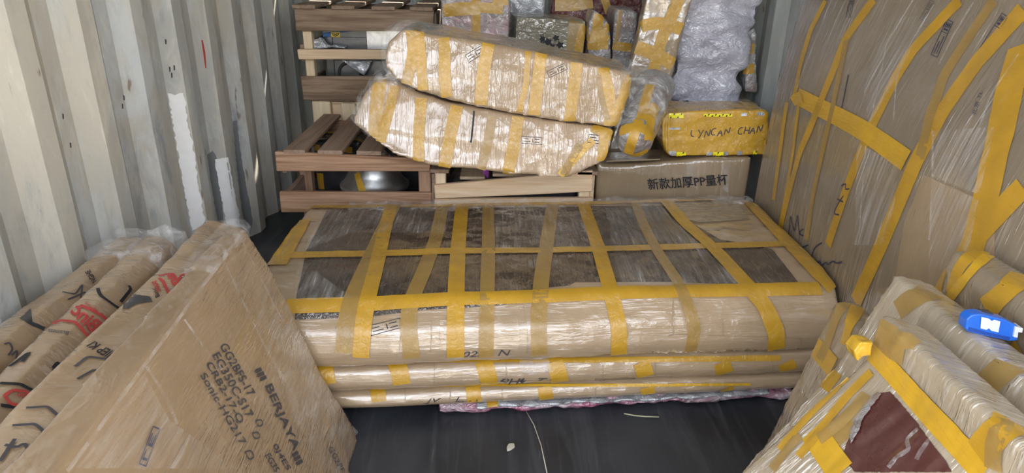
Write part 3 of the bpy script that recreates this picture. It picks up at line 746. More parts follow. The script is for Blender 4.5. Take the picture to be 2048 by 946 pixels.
# ------------------------------------------------------------------ tall curved board on the right wall
t = thing('wrapped_board', 'tall bowed cardboard board leaning on the right wall, criss-crossed with yellow tape', 'package', (1.1, 1.6, 0))
farp = [(0, 1.048), (.39, 1.045), (.62, 1.050), (.82, 1.058), (1.0, 1.082), (1.13, 1.105), (1.30, 1.15), (1.50, 1.19)]
nearp = [(0, 1.034), (.39, 1.032), (.62, 1.038), (.78, 1.060), (.92, 1.094), (1.04, 1.145), (1.16, 1.19), (1.50, 1.195)]
def interp(tab, z):
    for (a, x), (b, y) in zip(tab, tab[1:]):
        if a <= z <= b: return x+(y-x)*(z-a)/(b-a)
    return tab[-1][1]
zs = [1.5*i/40 for i in range(41)]; rings = []
for i in range(31):
    y = 2.575-(2.575-.62)*i/30; f = min(1, max(0, (2.575-y)/(2.575-1.62))); f = f*f*(3-2*f)
    X = [interp(farp, z)*(1-f)+interp(nearp, z)*f for z in zs]
    rings.append([(x, y, z) for x, z in zip(X, zs)]+[(min(x+.045, 1.226), y, z) for x, z in reversed(list(zip(X, zs)))])
B = Body('wrapped_body', loft(rings), M['card_board'], t, .014, 3, [(.003, (5, 7, 3), 3), (.0015, (10, 40, 6), 5)], zmin=.001)
for pts, w, k in [
    ([(1588, 4), (1570, 60), (1556, 130), (1547, 180), (1530, 290)], .022, 'tape'),
    ([(1652, 2), (1622, 60), (1602, 130), (1590, 190)], .026, 'tape'),
    ([(1575, 205), (1562, 300), (1548, 400)], .03, 'tape'),
    ([(1600, 200), (1588, 300), (1575, 380), (1560, 460)], .022, 'tape'),
    ([(1749, 0), (1693, 76), (1672, 130), (1647, 193), (1625, 250), (1601, 304), (1580, 380), (1561, 460)], .038, 'tape'),
    ([(1695, 80), (1680, 150), (1668, 210), (1650, 290), (1630, 380), (1615, 480)], .026, 'tape_thin'),
    ([(1921, 0), (1830, 96), (1794, 152), (1749, 244), (1718, 315), (1690, 390), (1657, 490)], .04, 'tape'),
    ([(2048, 20), (1957, 122), (1886, 223), (1830, 330), (1769, 477), (1735, 555), (1712, 605)], .055, 'tape'),
    ([(1990, 0), (1935, 80), (1890, 150), (1862, 230), (1840, 320)], .035, 'tape_thin'),
    ([(2046, 90), (2018, 190), (1995, 300), (1972, 400), (1945, 500), (1915, 570)], .07, 'tape'),
    ([(2048, 375), (1985, 440), (1950, 480), (1900, 560), (1880, 600)], .055, 'tape'),
    ([(1596, 192), (1640, 215), (1690, 240), (1730, 262), (1770, 290), (1814, 322)], .055, 'tape_folded'),
]: B.tape(pts, w, k)
B.patch([(1571, 210), (1590, 188), (1604, 183), (1609, 206), (1592, 212), (1584, 196)], 'tape_folded', 'folded_tape_end', .006, 6)
B.patch([(1848, 350), (1960, 398), (1990, 430), (1990, 560), (1860, 585), (1790, 560), (1810, 440)], 'card_carton', 'cardboard_flap', .001, 14)
B.stamp([(1907, 45), (1922, 46), (1886, 117), (1873, 115)], 'ink_grey', 'printed_stamp', 0) if False else None
B.stamp(quad_line((1876, 116), (1908, 44), 15, 1), 'ink_blue', kind=0)
B.stamp(quad_line((1972, 106), (2018, 34), 15, 1), 'ink_blue', kind=0)
B.stamp(quad_line((1702, 36), (1710, 0), 10, 1), 'ink_grey', kind=0)
B.stamp(quad_line((1848, 42), (1870, 4), 9, 1), 'ink_grey', kind=2)
B.text('北京 TL', quad_line((1952, 232), (1968, 184), 9, 1), 'ink_blue')
B.ink([[(1698, 150), (1690, 190), (1683, 225)], [(1688, 392), (1676, 410), (1668, 428), (1680, 430)], [(1676, 398), (1688, 404)], [(1684, 372), (1695, 366), (1690, 380), (1700, 378)]], .005)
B.ink([[(1578, 475), (1582, 430), (1590, 465), (1596, 428), (1600, 470)], [(1608, 458), (1596, 466), (1608, 472)], [(1596, 498), (1618, 490)], [(1608, 494), (1604, 520)], [(1645, 485), (1630, 495), (1622, 520), (1640, 526)], [(1628, 530), (1645, 520), (1640, 535), (1655, 522), (1655, 532), (1668, 520), (1672, 528), (1685, 524)]], .005)
B.patch([(1866, 262), (1992, 255), (1962, 390), (1864, 352)], 'sheet_right', 'film_glint_layer', .004, 12)  # whitish film sheets whose streaks paint the board's highlights
B.patch([(1716, 285), (1800, 330), (1790, 420), (1768, 490), (1712, 490)], 'sheet_right', 'film_glint_layer', .004, 12)
B.patch([(1870, 360), (1960, 400), (1930, 560), (1858, 580), (1862, 470)], 'sheet_right', 'film_glint_layer', .004, 12)
B.patch([(1780, 40), (1860, 30), (1800, 150), (1740, 250), (1730, 180)], 'sheet_right', 'film_glint_layer', .004, 12)
# film ridges over the board, their white highlights painted as pale strips
for pts in ([(1830, 0), (1775, 90), (1765, 150), (1745, 240)], [(1870, 10), (1810, 110), (1795, 160), (1790, 240)], [(1950, 5), (1905, 80), (1880, 130)], [(2040, 110), (1985, 190), (1960, 260)], [(1870, 270), (1868, 370), (1862, 480)], [(1640, 60), (1595, 180)], [(1735, 290), (1728, 380), (1722, 470)]):
    B.tape(pts, .006, 'film_milky', 'film_crease_glint', .004)

# ------------------------------------------------------------------ packages leaning on the right, nearest last
def rlean(pts, yfar, ynear, shift=0.0):
    return lean(pts, [], 0, shift, yfar, ynear)
t = thing('wrapped_slab', 'upper right slab under folded yellow tape that the blue tape measure leans on', 'package', (.95, .95, 0))
c = [P(1880, 600, Y=1.27), P(1888, 530, Y=1.27), P(1908, 500, Y=1.27), P(1975, 496, Y=1.27)]
B = Body('wrapped_body', rlean([(.90, 0)]+[(p.x, p.z) for p in c]+[(1.026, .66), (1.022, .55), (.985, 0)], 1.27, YN), M['card_grey'], t, .009, 3, [(.004, (8, 8, 8), 3), (.002, (30, 14, 20), 8)], zmin=.001)
for pts, w, k in [([(1903, 590), (1915, 545), (1935, 515), (1975, 500)], .03, 'tape'), ([(1890, 610), (1930, 560), (1960, 525), (1990, 502)], .022, 'tape_folded'), ([(1974, 618), (2010, 585), (2048, 552)], .045, 'tape'), ([(2030, 720), (2048, 705)], .05, 'tape')]:
    B.tape(pts, w, k)

t = thing('wrapped_slab', 'brown taped slab standing furthest back of the right foreground group, beside the stack', 'package', (.75, 1.0, 0))
Y3 = 1.42
q = [P(1546, 852, Y=Y3), P(1666, 606, Y=Y3), P(1690, 600, Y=Y3), P(1722, 606, Y=Y3)]
z0x = q[0].x-(q[1].x-q[0].x)*q[0].z/(q[1].z-q[0].z)
B = Body('wrapped_body', rlean([(z0x, 0)]+[(p.x, p.z) for p in q]+[(q[3].x-.005, q[3].z-.03), (z0x+.055, 0)], Y3, 1.0), M['card_grey'], t, .009, 3, [(.003, (8, 8, 8), 63), (.002, (30, 14, 20), 8)], zmin=.001)
for pts, w, k in [([(1628, 690), (1648, 712), (1668, 735)], .05, 'tape'), ([(1690, 602), (1672, 640), (1655, 690), (1640, 720)], .03, 'tape_thin'), ([(1715, 615), (1700, 650), (1690, 690)], .03, 'tape'), ([(1516, 888), (1530, 905)], .04, 'tape')]:
    B.tape(pts, w, k)

t = thing('wrapped_slab', 'milky film-wrapped slab standing just behind the one with the maroon opening', 'package', (.75, .9, 0))
Y2 = 1.26
q = [P(1500, 923, Y=Y2), P(1671, 732, Y=Y2), P(1783, 556, Y=Y2), P(1792, 549, Y=Y2), P(1862, 566, Y=Y2)]
z0x = q[0].x-(q[1].x-q[0].x)*q[0].z/(q[1].z-q[0].z)
B = Body('wrapped_body', rlean([(z0x, 0)]+[(p.x, p.z) for p in q]+[(q[4].x+.008, q[4].z-.035), (q[1].x+.04, q[1].z), (z0x+.05, 0)], Y2, YN), M['card_right'], t, .009, 2, [(.004, (10, 7, 10), 73), (.0022, (12, 60, 12), 8)], zmin=.001)
for pts, w, k in [([(1672, 742), (1658, 758), (1645, 776)], .05, 'tape'), ([(1797, 622), (1820, 600), (1862, 585)], .05, 'tape_thin'), ([(1972, 772), (1995, 750), (2020, 730)], .05, 'tape_thin'), ([(1520, 880), (1515, 905)], .04, 'tape')]:
    B.tape(pts, w, k)

t = thing('wrapped_slab', 'nearest right-hand slab, its film torn open over a maroon panel', 'package', (.65, .8, 0))
Yr = 1.06
q = [P(1480, 946, Y=Yr), P(1728, 716, Y=Yr), P(1742, 690, Y=Yr), P(1758, 632, Y=Yr), P(1768, 625, Y=Yr), P(1850, 653, Y=Yr)]
z0x = q[0].x-(q[1].x-q[0].x)*q[0].z/(q[1].z-q[0].z)
B = Body('wrapped_body', rlean([(z0x, 0)]+[(p.x, p.z) for p in q]+[(q[5].x-.002, q[5].z-.04), (q[1].x+.04, q[1].z-.01), (z0x+.05, 0)], Yr, YN), M['card_right'], t, .008, 2, [(.004, (10, 8, 10), 83), (.002, (12, 70, 12), 8)], zmin=.001)
B.patch([(1757, 787), (1782, 784), (1802, 807), (1832, 842), (1893, 925), (1905, 945), (1712, 945), (1684, 913), (1702, 868), (1712, 842)], 'maroon', 'maroon_panel', .0015, 12, 1.5)
B.patch([(1700, 872), (1716, 838), (1757, 785), (1764, 790), (1726, 842), (1722, 862), (1706, 890)], 'foil_dark', 'torn_foil_edge', .004, 8, 2)
B.ink([[(1838, 858), (1815, 880), (1820, 900), (1795, 915), (1778, 936)], [(1860, 880), (1842, 905), (1835, 920)]], .008, 'film_milky', 'torn_film_edge')
for pts, w, k in [([(1745, 700), (1800, 758), (1860, 826), (1920, 890), (1972, 946)], .042, 'tape_folded'),
                  ([(1625, 862), (1655, 905), (1684, 946)], .05, 'tape_folded'),
                  ([(1760, 655), (1790, 672), (1835, 690)], .035, 'tape_thin'), ([(1750, 668), (1780, 700), (1810, 715)], .03, 'tape_thin'),
                  ([(1745, 745), (1690, 800), (1600, 915)], .02, 'tape'), ([(1735, 790), (1680, 850), (1640, 880)], .025, 'tape_thin'), ([(1710, 850), (1665, 890)], .03, 'tape_thin'), ([(1700, 752), (1620, 830), (1560, 900)], .018, 'tape'), ([(1600, 870), (1545, 940)], .022, 'tape_thin'),
                  ([(2022, 845), (1985, 875), (1958, 910)], .045, 'tape'), ([(2005, 840), (1992, 890), (1990, 940)], .03, 'tape_thin')]:
    B.tape(pts, w, k)
# folded wad of tape at the corner
c0 = [P(u, v, Y=1.02) for u, v in ((1708, 702), (1722, 684), (1748, 686), (1742, 712), (1728, 714), (1716, 724))]
vs, fs, ns = remesh(*prism(c0, (0.0, .035, -.004)), .003, 1); link('folded_tape_end', lumpy(vs, ns, [(.003, (60, 60, 60), 3)]), fs, M['tape_folded'], t, True)

# ------------------------------------------------------------------ blue tape measure
t = thing('tape_measure', 'small blue tape measure with white label, lying among the right-hand packages', 'tape measure', P(1985, 690, Y=1.06))
yt = 1.02
out = [(1930, 657), (1934, 639), (1944, 630), (1962, 628), (2010, 639), (2036, 652), (2041, 660), (2035, 681), (2022, 683), (1978, 674), (1936, 664)]
tm = Body('case', poly_y(out, yt, .022), M['blue'], t, .002, 3)
tm.patch([(1962, 633), (1978, 637), (1982, 641), (1988, 639), (2000, 642), (1996, 664), (1982, 661), (1977, 656), (1972, 659), (1960, 656)], 'white_plastic', 'side_label', .0012, 4)
tm.patch([(1938, 654), (1978, 665), (2020, 674), (2018, 680), (1978, 671), (1936, 661)], 'blue_dark', 'rubber_edge', .0008, 4)
h0 = [P(u, v, Y=yt-.004) for u, v in ((2032, 654), (2047, 657), (2045, 666), (2037, 665), (2036, 676), (2028, 675))]
link('tape_hook', *bevelled(*prism(h0, (0, .02, 0)), .0008, 1), M['white_plastic'], t)
h0 = [P(u, v, Y=yt+.012) for u, v in ((1962, 630), (1985, 635), (1990, 632), (1986, 626), (1966, 624))]
link('lock_button', *bevelled(*prism(h0, (0, .014, 0)), .001, 1), M['dark'], t)

# ------------------------------------------------------------------ the two long boxes lying across the crates
t = thing('long_wrapped_box', 'lower of the two long slanting boxes, its film glinting, lying across the wooden crates', 'package', (-.05, 2.6, .5))
out = [(748, 162), (726, 192), (706, 236), (708, 250), (790, 311), (860, 332), (960, 341), (1120, 357), (1142, 354), (1198, 328), (1214, 314), (1228, 262), (1224, 256), (1100, 243), (900, 205), (830, 182), (790, 160)]
lower = [P(u, v, Y=2.40+.11*max(0, min(1, (350-v)/150-.25))) for u, v in out]
B = Body('wrapped_body', prism(lower, (.015, .42, -.012)), M['card_long_b'], t, .010, 3, [(.006, (7, 7, 7), 3), (.0022, (34, 10, 14), 8)])
for pts, w, k in [([(760, 160), (753, 216), (750, 265), (752, 275)], .05, 'tape'), ([(790, 172), (778, 223), (765, 270), (761, 285)], .036, 'tape'), ([(843, 196), (838, 256), (837, 322)], .042, 'tape'), ([(914, 212), (900, 273), (889, 333)], .046, 'tape'),
                  ([(985, 232), (975, 290), (962, 338)], .036, 'tape_thin'), ([(1036, 234), (1028, 290), (1016, 346)], .044, 'tape'), ([(1186, 280), (1150, 315), (1117, 355)], .03, 'tape_folded'), ([(1160, 290), (1138, 325), (1128, 350)], .03, 'tape_thin'), ([(1210, 258), (1207, 290), (1203, 322)], .036, 'tape'), ([(1184, 254), (1205, 262), (1222, 272)], .04, 'tape')]:
    B.tape(pts, w, k)
B.ink([[(948, 222), (946, 250), (942, 285)]], .006, 'ink', 'dark_gap')
B.stamp([(1043, 272), (1084, 275), (1084, 290), (1043, 287)], 'ink_grey', kind=2)
B.stamp([(1178, 268), (1216, 272), (1212, 290), (1174, 285)], 'ink_blue', kind=0)
hull = [P(u, v, Y=2.415) for u, v in ((752, 148), (716, 196), (702, 238), (708, 254), (740, 275), (760, 240), (800, 176), (790, 150))]
vs, fs, ns = remesh(*prism(hull, (0, .30, .02)), .009, 2); link('loose_film', lumpy(vs, ns, [(.012, (20, 20, 20), 5), (.005, (50, 50, 50), 3)]), fs, M['film'], t, True)

t = thing('long_wrapped_box', 'upper of the two long slanting boxes, lying on top of the other', 'package', (.05, 2.6, .75))
out = [(800, 60), (850, 68), (1000, 93), (1150, 126), (1268, 150), (1262, 190), (1236, 252), (1226, 257), (1100, 240), (900, 202), (830, 181), (788, 158), (768, 132), (772, 90)]
upper = [P(u, v, Y=2.44) for u, v in out]
for p in upper:                                   # the top of the front leans back a little
    zm = .86-.14*(p.x+.35)/.86; p.y += max(0, p.z-zm)*.35
B = Body('wrapped_body', prism(upper, (.01, .34, .0)), M['card_long'], t, .010, 3, [(.006, (7, 7, 7), 13), (.0024, (36, 10, 12), 28)])
for pts, w, k in [([(822, 62), (828, 94), (822, 130), (813, 168)], .04, 'tape'), ([(838, 64), (842, 108), (846, 190)], .036, 'tape'), ([(887, 76), (890, 114), (888, 152), (896, 204)], .042, 'tape'), ([(977, 88), (967, 141), (961, 214)], .046, 'tape'), ([(1056, 104), (1052, 170), (1037, 228)], .022, 'tape'), ([(1082, 108), (1076, 155), (1067, 234)], .044, 'tape'), ([(1153, 126), (1149, 165), (1138, 246)], .044, 'tape'), ([(1206, 136), (1219, 187), (1219, 256)], .042, 'tape'), ([(1262, 150), (1250, 193), (1225, 256)], .05, 'tape'), ([(1196, 150), (1204, 200), (1216, 240)], .02, 'tape_thin'), ([(830, 62), (832, 52), (835, 44)], .04, 'tape_thin'), ([(1085, 108), (1092, 92)], .04, 'tape_thin')]:
    B.tape(pts, w, k)
B.ink([[(1059, 106), (1056, 150), (1052, 180)], [(945, 96), (947, 97)]], .004, 'ink_grey', 'dark_gap')
B.stamp([(930, 110), (964, 90), (970, 105), (938, 126)], 'ink_grey', kind=2)
B.stamp([(1093, 143), (1128, 126), (1136, 138), (1099, 156)], 'ink_grey', kind=2)
hull = [P(u, v, Y=2.43) for u, v in ((796, 50), (766, 60), (758, 100), (764, 140), (790, 165), (830, 186), (826, 150), (800, 100), (850, 66))]
vs, fs, ns = remesh(*prism(hull, (0, .30, .0)), .009, 2); link('loose_film', lumpy(vs, ns, [(.010, (20, 20, 20), 5), (.005, (50, 50, 50), 3)]), fs, M['film'], t, True)
hull = [P(u, v, Y=2.43) for u, v in ((1245, 146), (1290, 150), (1326, 172), (1334, 210), (1318, 255), (1296, 230), (1240, 252), (1228, 256), (1258, 190))]
vs, fs, ns = remesh(*prism(hull, (0, .30, .02)), .009, 2); link('loose_film', lumpy(vs, ns, [(.014, (18, 18, 18), 5), (.006, (50, 50, 50), 3)]), fs, M['film'], t, True)

t = thing('wrapped_roll', 'silvery film-wrapped roll poking out at the right end of the long boxes', 'roll', P(1262, 318, Y=2.5))
a = P(1266, 284, Y=2.42); b = P(1310, 172, Y=2.68); ax = (b-a).normalized(); s1 = ax.cross(Vector((0, 1, 0))).normalized(); s2 = ax.cross(s1)
rings = []
for f, r in ((-.10, .03), (-.07, .052), (0, .068), (.25, .072), (.6, .075), (1.0, .082), (1.08, .06)):
    c = a.lerp(b, f); rings.append([c+(s1*math.cos(x)+s2*math.sin(x))*r for x in [2*math.pi*i/20 for i in range(20)]])
B = Body('wrapped_body', loft(rings), M['foil_dark'], t, .007, 3, [(.006, (20, 20, 20), 4)])
for pts, w in (([(1278, 240), (1268, 270), (1255, 312)], .036), ([(1240, 262), (1262, 252), (1290, 256), (1306, 275)], .04), ([(1312, 210), (1300, 240), (1296, 280)], .04), ([(1300, 170), (1288, 210), (1282, 240)], .036), ([(1222, 296), (1240, 308), (1270, 312), (1295, 300)], .025)):
    B.tape(pts, w, 'tape')

# ------------------------------------------------------------------ wooden crates
def front_edge(pts, y, th, mat, parent, name='plank'):
    return link(name, *bevelled(*prism([P(u, v, Y=y) for u, v in pts], (0, th, 0)), .003, 1), M[mat], parent)
t = thing('wooden_crate', 'brown plank crate on the left holding a steel bowl, under the long boxes', 'crate', (-.57, 2.9, 0), 'wooden crates')
YC = 2.62
front_edge([(549, 304), (860, 318), (860, 343), (553, 343)], YC, .022, 'wood_x', t)
front_edge([(558, 384), (863, 386), (863, 425), (562, 425)], YC, .022, 'wood_x', t)
plank((-.57, YC+.011, .06), (.62, .022, .11), 'wood_x', t)
for x in (-.845, -.29):
    for y in ((YC+.30 if x < -.5 else YC+.05), YC+.62): plank((x, y, .245), (.05, .05, .488), 'wood_z', t, 'post')
for z in (.10, .30, .455): plank((-.86, YC+.34, z), (.02, .60, .075), 'wood_y', t); plank((-.275, YC+.34, z), (.02, .60, .075), 'wood_y', t)
for z in (.10, .30, .455): plank((-.57, YC+.66, z), (.62, .02, .08), 'wood_x', t)
for u0, u1 in ((566, 609), (634, 684), (712, 762), (794, 838)):
    x0, x1 = P(u0, 300, Y=YC).x, P(u1, 300, Y=YC).x
    plank(((x0+x1)/2, YC+.335, .517), (x1-x0, .67, .018), 'wood_y', t, 'slat')
plank((-.57, YC+.3, .02), (.56, .6, .03), 'wood_x', t, 'base_board')
t = thing('steel_bowl', 'upside-down shiny steel bowl with a strip of tape inside the brown plank crate', 'bowl', (-.53, 2.84, .05))
B = Body('bowl', lathe([(.10, .036), (.10, .25), (.128, .285), (.150, .312), (.152, .322), (.135, .335), (.112, .37), (.085, .43), (.05, .47), (.012, .48)], (-.53, 2.84, 0), 48), M['steel'], t, .006, 2)
B.tape([(714, 346), (718, 362), (726, 384)], .028, 'tape')
link('band', *lathe([(.108, .19), (.112, .20), (.112, .24), (.108, .25)], (-.53, 2.84, 0), 48), M['steel_dark'], t, True)
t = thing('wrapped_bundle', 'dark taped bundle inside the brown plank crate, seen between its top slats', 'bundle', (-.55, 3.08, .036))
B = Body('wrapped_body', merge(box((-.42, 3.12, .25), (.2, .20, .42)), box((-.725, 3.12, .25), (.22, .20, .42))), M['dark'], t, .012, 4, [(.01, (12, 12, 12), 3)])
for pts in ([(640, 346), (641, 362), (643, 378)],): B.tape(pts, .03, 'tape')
for pts in ([(640, 262), (660, 268), (690, 262)], [(618, 292), (640, 296)], [(690, 272), (720, 280), (740, 296)], [(676, 296), (705, 300)]): B.tape(pts, .03, 'tape')

t = thing('wooden_crate', 'weathered plank crate at the upper left with a steel machine inside', 'crate', (-.62, 3.65, .565), 'wooden crates')
YU = 3.36
front_edge([(588, 17), (868, 20), (866, 63), (592, 62)], YU, .022, 'oldwood_x', t)
front_edge([(594, 99), (865, 100), (866, 119), (597, 119)], YU-.012, .03, 'pine_x', t)
front_edge([(601, 153), (866, 152), (866, 200), (607, 200)], YU, .022, 'oldwood_x', t)
zb = P(607, 203, Y=YU).z; zt = P(588, 15, Y=YU).z
for x in (-.913, -.33):
    for y in (YU+.05, YU+.56): plank((x, y, (zb+zt)/2-.006), (.042, .05, zt-zb-.02), 'pine_z', t, 'post')
for z in (.62, .80, .955): plank((-.945, YU+.31, z), (.018, .56, .08), 'oldwood_y', t); plank((-.30, YU+.31, z), (.018, .56, .08), 'oldwood_y', t)
for z in (.62, .80, .955): plank((-.62, YU+.60, z), (.66, .02, .08), 'oldwood_x', t)
for u0, u1 in ((584, 631), (663, 709), (743, 790), (820, 866)):
    x0, x1 = P(u0, 14, Y=YU).x, P(u1, 14, Y=YU).x
    plank(((x0+x1)/2, YU+.30, zt+.004), (x1-x0, .62, .018), 'pine_y' if False else 'oldwood_y', t, 'slat')
plank((-.62, YU+.30, zb+.012), (.62, .58, .02), 'oldwood_x', t, 'base_board')
t = thing('steel_machine', 'stainless steel machine with a small yellow label inside the upper left crate', 'machine', (-.6, 3.7, zb+.025))
link('cabinet', *bevelled(*box((-.62, 3.70, (zb+.025+.975)/2), (.50, .40, .975-zb-.025), None), .012, 2), M['steel_dark'], t)
zc = P(700, 80, Y=3.48).z
link('upper_door', *bevelled(*box((-.60, 3.492, .865), (.44, .02, .17)), .006, 2), M['steel_dark'], t)
link('lower_door', *bevelled(*box((-.60, 3.490, .69), (.44, .018, .14)), .006, 2), M['steel_dark'], t)
a = P(636, 145, Y=3.46)
rg = []
for i in range(33):
    x = 2*math.pi*i/32; rg.append([Vector((-.74+math.cos(x)*(.055+.008*math.cos(y)), 3.476+.008*math.sin(y), .69+math.sin(x)*(.055+.008*math.cos(y)))) for y in [2*math.pi*j/8 for j in range(8)]])
link('dial_ring', *loft(rg, False), M['dark'], t, True)
MB = Body('front_sheet', bevelled(*box((-.62, 3.478, .905), (.48, .006, .075)), .002, 1), M['steel_dark'], t, 0)
link('bright_panel', *bevelled(*box((-.545, 3.470, .862), (.20, .006, .11)), .002, 1), M['steel'], t)
MB.patch([(662, 64), (680, 64), (680, 76), (662, 75)], 'label_yellow', 'yellow_label', .001, 5)
MB.patch([(640, 66), (661, 66), (661, 75), (645, 74)], 'label_blue', 'blue_label', .001, 5)
MB.ink([[(664, 66), (664, 73), (671, 73), (678, 73), (678, 66)], [(667, 66), (668, 70), (671, 68), (674, 70), (675, 66)]], .004, 'ink_grey', 'label_mark')
t = thing('plastic_film', 'loose crumpled clear film hanging over the steel machine in the upper left crate', 'film', (-.75, 3.46, .62))
vs, fs, ns = remesh(*merge(prism([P(u, v, Y=3.42) for u, v in ((620, 84), (640, 74), (652, 90), (690, 92), (690, 97), (622, 97))], (0, .04, 0)), prism([P(u, v, Y=3.42) for u, v in ((680, 120), (745, 121), (728, 150), (715, 145))], (0, .04, 0))), .006, 2)
link('film_sheet', lumpy(vs, ns, [(.012, (30, 30, 30), 2)]), fs, M['foil_clear'], t, True)

t = thing('pine_pallet_box', 'pale pine box under the upper left crate', 'crate', (-.62, 3.65, 0))
for x in (-.87, -.36): plank((x, YU+.03, .285), (.09, .05, .57), 'pine_z', t, 'post')
for x in (-.87, -.36): plank((x, YU+.55, .285), (.09, .05, .57), 'pine_z', t, 'post')
plank((-.74, YU+.035, .285), (.07, .03, .55), 'pine_z', t, 'post')
for z in (.06, .20, .34, .515): plank((-.60, YU+.062, z), (.52, .02, .10), 'pine_x', t)
plank((-.62, YU+.29, .558), (.60, .5, .012), 'pine_x', t, 'deck_board')

t = thing('pine_crate', 'low crate of pale pine with a slanting front plank, under the lower long box', 'crate', (.08, 2.9, 0), 'wooden crates')
o = front_edge([(868, 371), (1186, 341), (1185, 383), (1100, 388), (870, 398)], YC-.02, .022, 'pine_x', t)
DB = Body('front_edge_board', prism([P(u, v, Y=YC-.02) for u, v in ((869, 399), (1185, 396), (1185, 410), (869, 410))], (0, .02, 0)), M['pine_x'], t, 0)
for x, m_ in ((-.225, 'pine_z'), (.365, 'pine_z')):
    plank((x, YC+.028, .222), (.045, .045, .442), m_, t, 'post'); plank((x, YC+.5, .222), (.045, .045, .442), m_, t, 'post')
plank((-.252, YC+.25, .36), (.016, .50, .15), 'wood_y', t); plank((.396, YC+.25, .38), (.016, .50, .15), 'pine_y', t)
plank((-.225, YC+.25, .452), (.075, .54, .016), 'wood_y', t, 'top_rail'); plank((.37, YC+.25, .452), (.085, .54, .016), 'wood_y', t, 'top_rail')
for z in (.1, .3): plank((.07, YC+.53, z), (.66, .02, .1), 'pine_x', t)
for u0, u1, v in ((919, 970, 358), (985, 1070, 352)):
    x0, x1 = P(u0, v, Y=YC+.06).x, P(u1, v, Y=YC+.06).x
    plank(((x0+x1)/2, YC+.22, P(u0, v, Y=YC+.06).z), (x1-x0, .30, .014), 'pine_y', t, 'slat')
SM = Body('stamped_face', prism([P(u, v, Y=YC-.0215) for u, v in ((980, 364), (1030, 360), (1030, 382), (980, 385))], (0, .001, 0)), M['pine_x'], t, 0)
SM.stamp([(986, 364), (1026, 370), (1024, 384), (983, 375)], 'ink_blue', kind=0)
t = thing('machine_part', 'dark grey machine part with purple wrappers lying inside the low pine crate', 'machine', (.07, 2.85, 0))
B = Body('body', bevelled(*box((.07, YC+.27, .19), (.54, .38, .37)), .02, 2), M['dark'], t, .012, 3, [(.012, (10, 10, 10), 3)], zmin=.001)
for u, v in ((972, 345), (1027, 353), (1045, 352)):
    p = P(u, v, Y=YC+.10); link('purple_wrapper', *remesh(*box((p.x, p.y+.04, p.z-.005), (.03, .06, .05)), .005, 4)[:2], M['purple'], t, True)

# ------------------------------------------------------------------ carton, yellow box, and what stands on the right
t = thing('cardboard_carton', 'wide brown carton printed with black Chinese lettering, below the yellow-taped box', 'carton', (.74, 2.9, 0))
out = [(1194, 322), (1208, 330), (1260, 330), (1330, 324), (1420, 317), (1525, 315)]
top = [P(u, v, Y=2.68) for u, v in out]
top[-1].x = 1.06
ring = top+[Vector((1.06, 2.68, 0)), Vector((top[0].x+.01, 2.68, 0))]
B = Body('carton_body', prism(ring, (0, .22, 0)), M['card_carton'], t, .012, 2, [(.004, (6, 6, 6), 3)], zmin=.001)
B.text('新款加厚PP量杯', [(1293, 357), (1454, 347), (1457, 369), (1297, 380)], 'ink', 'printed_text', bold=.012, off=.004)
B.tape([(1385, 322), (1386, 360), (1384, 395)], .05, 'film', 'clear_tape', off=.0006)
B.tape([(1452, 316), (1450, 350), (1448, 392)], .035, 'film', 'clear_tape', off=.0006)
fl_ = [P(1212, 326, Y=2.69), P(1268, 312, Y=2.86), P(1330, 308, Y=2.86), P(1320, 322, Y=2.69)]
link('open_flap', *bevelled(*prism([Vector((p.x, p.y, p.z+.004)) for p in fl_], (0, 0, .006)), .001, 1), M['card_carton'], t)

t = thing('taped_box', 'yellow box wound all over with tape and warning stickers, standing on the printed carton', 'box', (.9, 2.85, .5))
out = [(1324, 238), (1334, 226), (1360, 222), (1528, 219), (1538, 224), (1540, 290), (1533, 310), (1380, 313), (1345, 313), (1334, 304), (1324, 280)]
B = Body('wrapped_body', poly_y(out, 2.70, .20), M['yellow_wrap'], t, .008, 5, [(.006, (10, 10, 14), 3), (.003, (22, 22, 40), 8)])
HAND = {'L': [[(0, 1), (0, 0), (.7, .05)]], 'Y': [[(0, 1), (.4, .5)], [(.9, 1), (.3, -.15)]], 'N': [[(0, 0), (.05, 1), (.75, 0), (.85, 1)]], 'C': [[(.85, .9), (.45, 1), (.05, .6), (.15, .1), (.5, 0), (.9, .15)]],
        'A': [[(0, 0), (.45, 1), (.9, 0)], [(.2, .4), (.75, .42)]], 'H': [[(0, 0), (.05, 1)], [(.8, 0), (.85, 1)], [(0, .5), (.85, .5)]]}
for i, ch in enumerate('LYNCAN CHAN'):
    if ch in HAND:
        u0 = 1380+i*13.2+(i % 3); v0 = 274-i*.9+(i*7 % 5)*.6; h = 14+(i*5 % 4)
        B.ink([[(u0+x*11+y*3, v0-y*h) for x, y in st] for st in HAND[ch]], .0042, 'ink_grey', 'marker_letter')
for x0, y0, x1, y1 in ((1338, 227, 1367, 236), (1407, 228, 1464, 233), (1353, 304, 1372, 314), (1426, 304, 1447, 313), (1506, 302, 1514, 310)):
    B.patch([(x0, y0), (x1, y0), (x1, y1), (x0, y1)], 'lemon', 'warning_sticker', .002, 6)
    n = max(2, int((x1-x0)/7))
    for i in range(n):
        xx = x0+(x1-x0)*(i+.3)/n
        B.patch([(xx, y0), (xx+3, y0), (xx+1, y0+3), (xx-1, y0+3)] if i % 2 else [(xx, y1-3), (xx+3, y1-3), (xx+2, y1), (xx-1, y1)], 'black_tape', 'black_stripe', .003, 6)
for x0, y0, x1, y1 in ((1338, 302, 1352, 313), (1413, 304, 1425, 312), (1448, 303, 1456, 312), (1474, 302, 1484, 311), (1482, 226, 1494, 232), (1514, 224, 1528, 231), (1338, 255, 1360, 259)):
    B.patch([(x0, y0), (x1, y0), (x1, y1), (x0, y1)], 'foil_clear', 'bare_patch', .002, 6)
